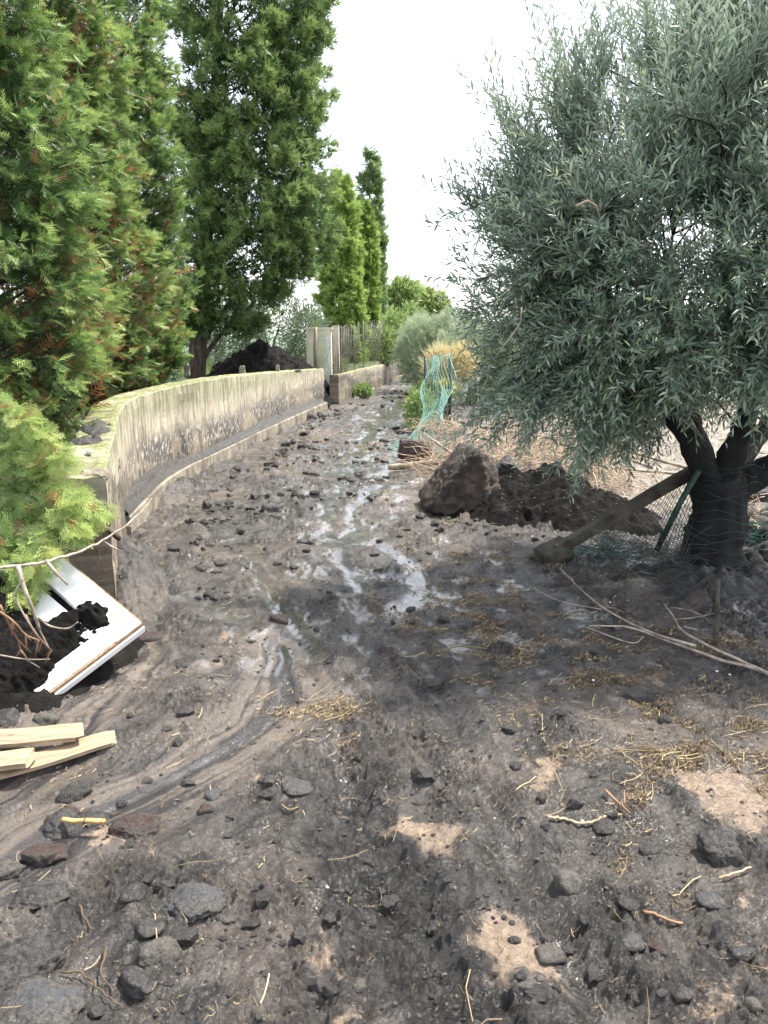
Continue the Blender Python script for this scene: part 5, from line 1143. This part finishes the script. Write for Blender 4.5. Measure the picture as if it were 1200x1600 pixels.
# ------------------------------------------------------------------ scatter: straw, clods, pebbles, white specks
def sample(n, seed, dens, ymin=1.15, ymax=14, power=1.6):
    """ground points with more of them close by, kept with probability dens(x, y)"""
    rs = np.random.default_rng(seed); y = ymin * (ymax / ymin) ** rs.uniform(0, 1, n); x = rs.uniform(-1.03, 1.03, n) * (.5 * y + .2)
    k = rs.uniform(0, 1, n) < dens(x, y); return x[k], y[k], rs
def strips(name, x, y, L, wd, tint, mat_, rs, lab, cat_, curve=.25, lift=.004, off=None):
    n = len(x); an = rs.uniform(0, 3.1416, n); if_ = rs.normal(0, curve, n)
    pts = []
    for k in range(4):
        s = (k / 3 - .5); a = an + if_ * s; pts.append((x + np.cos(a) * L * s, y + np.sin(a) * L * s))
    zz = [terrain(p[0], p[1]) for p in pts]; lf = np.abs(rs.normal(0, lift, (4, n))) + .003
    px_, py_ = -np.sin(an) * wd / 2, np.cos(an) * wd / 2; V = []
    zmx = [np.maximum(z_, np.mean(zz, axis=0)) for z_ in zz]
    for k in range(4):
        z = zmx[k] + lf[k]
        V.append(np.stack([pts[k][0] - px_, pts[k][1] - py_, z], 1)); V.append(np.stack([pts[k][0] + px_, pts[k][1] + py_, z + .0012], 1))
    V = np.stack(V, 1); b = (np.arange(n) * 8)[:, None]; F = np.concatenate([b + np.array([[0, 1, 3, 2]]), b + np.array([[2, 3, 5, 4]]), b + np.array([[4, 5, 7, 6]])])
    o = make(name, V.reshape(-1, 3), F, mat_, None, False, {'tint': np.repeat(tint, 8)}); tag(o, lab, cat_, kind='stuff'); print(name, n)
x, y, rs = sample(420000, 21, straw_dens, ymax=14)
strips('straw_litter', x, y, rs.uniform(.006, .032, len(x)) * (1 + .07 * y), rs.uniform(.001, .0024, len(x)) * (.75 + .14 * y), rs.uniform(0, .95, len(x)) ** 1.9, M['straw'], rs, 'short broken straw littered over the mud', 'straw')
x, y, rs = sample(11000, 22, lambda x, y: straw_dens(x, y) * 1.0 + .008, ymax=12)
strips('straw_stems', x, y, rs.uniform(.05, .17, len(x)), rs.uniform(.0012, .0028, len(x)) * (.8 + .12 * y), rs.uniform(.1, 1, len(x)) ** 1.4, M['straw'], rs, 'longer pale straw stems lying on the mud', 'straw', curve=.35, lift=.006)
def scatter_rocks(name, x, y, r_, mat_, rs, sub, lab, cat_, hr=(.5, 1.0), sink=.34):
    n = len(x); out = []; nt_ = 8; pick = rs.integers(0, nt_, n); z = terrain(x, y)
    for k in range(nt_):
        V, F = rock_verts(900 + k, (1, 1, 1), sub, rough=.26, planes=9, round_=18); s_ = pick == k; m_ = s_.sum()
        if not m_: continue
        a = rs.uniform(0, 6.28, m_); Mx = np.zeros((m_, 3, 3)); Mx[:, 0, 0] = np.cos(a); Mx[:, 0, 1] = -np.sin(a); Mx[:, 1, 0] = np.sin(a); Mx[:, 1, 1] = np.cos(a); Mx[:, 2, 2] = 1
        hh = rs.uniform(*hr, m_); sc = np.stack([r_[s_] * rs.uniform(.8, 1.3, m_), r_[s_] * rs.uniform(.7, 1.1, m_), r_[s_] * hh], 1)
        out.append(scatter((V, F), np.stack([x[s_], y[s_], z[s_] + r_[s_] * hh * (1 - 2 * sink) * .6], 1), Mx, sc, rs.uniform(0, 1, m_)))
    V, F, t = cat(out); o = make(name, V, F, mat_, None, False, {'tint': t}); tag(o, lab, cat_, kind='stuff'); print(name, n)
def clod_d(x, y):
    xl = lane_left(y); r_ = (x > xl + .45) & (x < 1.1 + .1 * y)
    return r_ * (.04 + .75 * sst(4.5, 7, y) * sst(-.25, .3, fbm(x * .8, y * .8, 50, 3)) + .5 * np.exp(-((x - xl - .6) / .35) ** 2) * (y > 4.3))
x, y, rs = sample(9000, 31, clod_d, ymin=1.3, ymax=22); scatter_rocks('mud_clods', x, y, rs.gamma(2.2, .0085, len(x)) * (.55 + .06 * y) + .004, M['clod'], rs, 2, 'black mud clods strewn over the lane', 'clods')
x, y, rs = sample(16000, 32, lambda x, y: .25 * sst(0, .5, fbm(x * 2.1, y * 2.1, 310, 3)) + .02, ymin=1.15, ymax=7); scatter_rocks('mud_crumbs', x, y, rs.uniform(.003, .009, len(x)), M['clod'], rs, 1, 'small dark crumbs of mud and gravel in the foreground', 'gravel')
x, y, rs = sample(2600, 33, lambda x, y: .25 + 0 * x, ymin=1.15, ymax=6); scatter_rocks('pale_gravel', x, y, rs.uniform(.003, .008, len(x)), M['basalt_tan'], rs, 1, 'pale grit scattered in the foreground mud', 'gravel')
# white specks on the black soil (small snail shells and grit)
rs = np.random.default_rng(77); pts = []
for (a, b) in [(960, 947), (953, 942), (939, 948), (1180, 1035), (1140, 1055), (1022, 1105), (927, 1064), (1078, 1072), (910, 1285), (1120, 1050)]: p = on(a, b, .004); pts.append((p.x, p.y, p.z, rs.uniform(.005, .009)))
out = []; V0, F0 = ico(1); P_ = np.array([p[:3] for p in pts]); out.append(scatter((V0, F0), P_, np.tile(np.eye(3), (len(pts), 1, 1)), np.array([p[3] for p in pts])[:, None] * np.array([[1, 1.2, .7]]), np.ones(len(pts))))
V, F, t = cat(out); o = make('white_shells', V, F, M['white_stone'], None, True, {'tint': t}); tag(o, 'tiny white snail shells dotted on the mud at the right', 'shells', kind='stuff')
me = [o for o in bpy.data.objects if o.name.startswith('soil_mound')][1]
vs = np.array([v.co[:] for v in me.data.vertices]); r_ = np.hypot(vs[:, 0] / 1.05, vs[:, 1] / .62); c_ = np.where((r_ < .85) & (vs[:, 1] < .2))[0]; c_ = rs.choice(c_, 130)
mw = np.array(me.matrix_basis); wpos = vs[c_] @ np.array(me.rotation_euler.to_matrix()).T + np.array(me.location)
V, F, t = scatter((V0, F0), wpos + np.array((0, 0, .002)), np.tile(np.eye(3), (130, 1, 1)), rs.uniform(.002, .0055, 130)[:, None] * np.array([[1, 1, .7]]), np.ones(130))
o = make('white_specks', V, F, M['white_stone'], None, True, {'tint': t}); tag(o, 'white specks sprinkled over the black soil mound', 'specks', kind='stuff')
print('TRIS', sum((len(o.data.loops) - 2 * len(o.data.polygons)) for o in bpy.data.objects if o.type == 'MESH'))
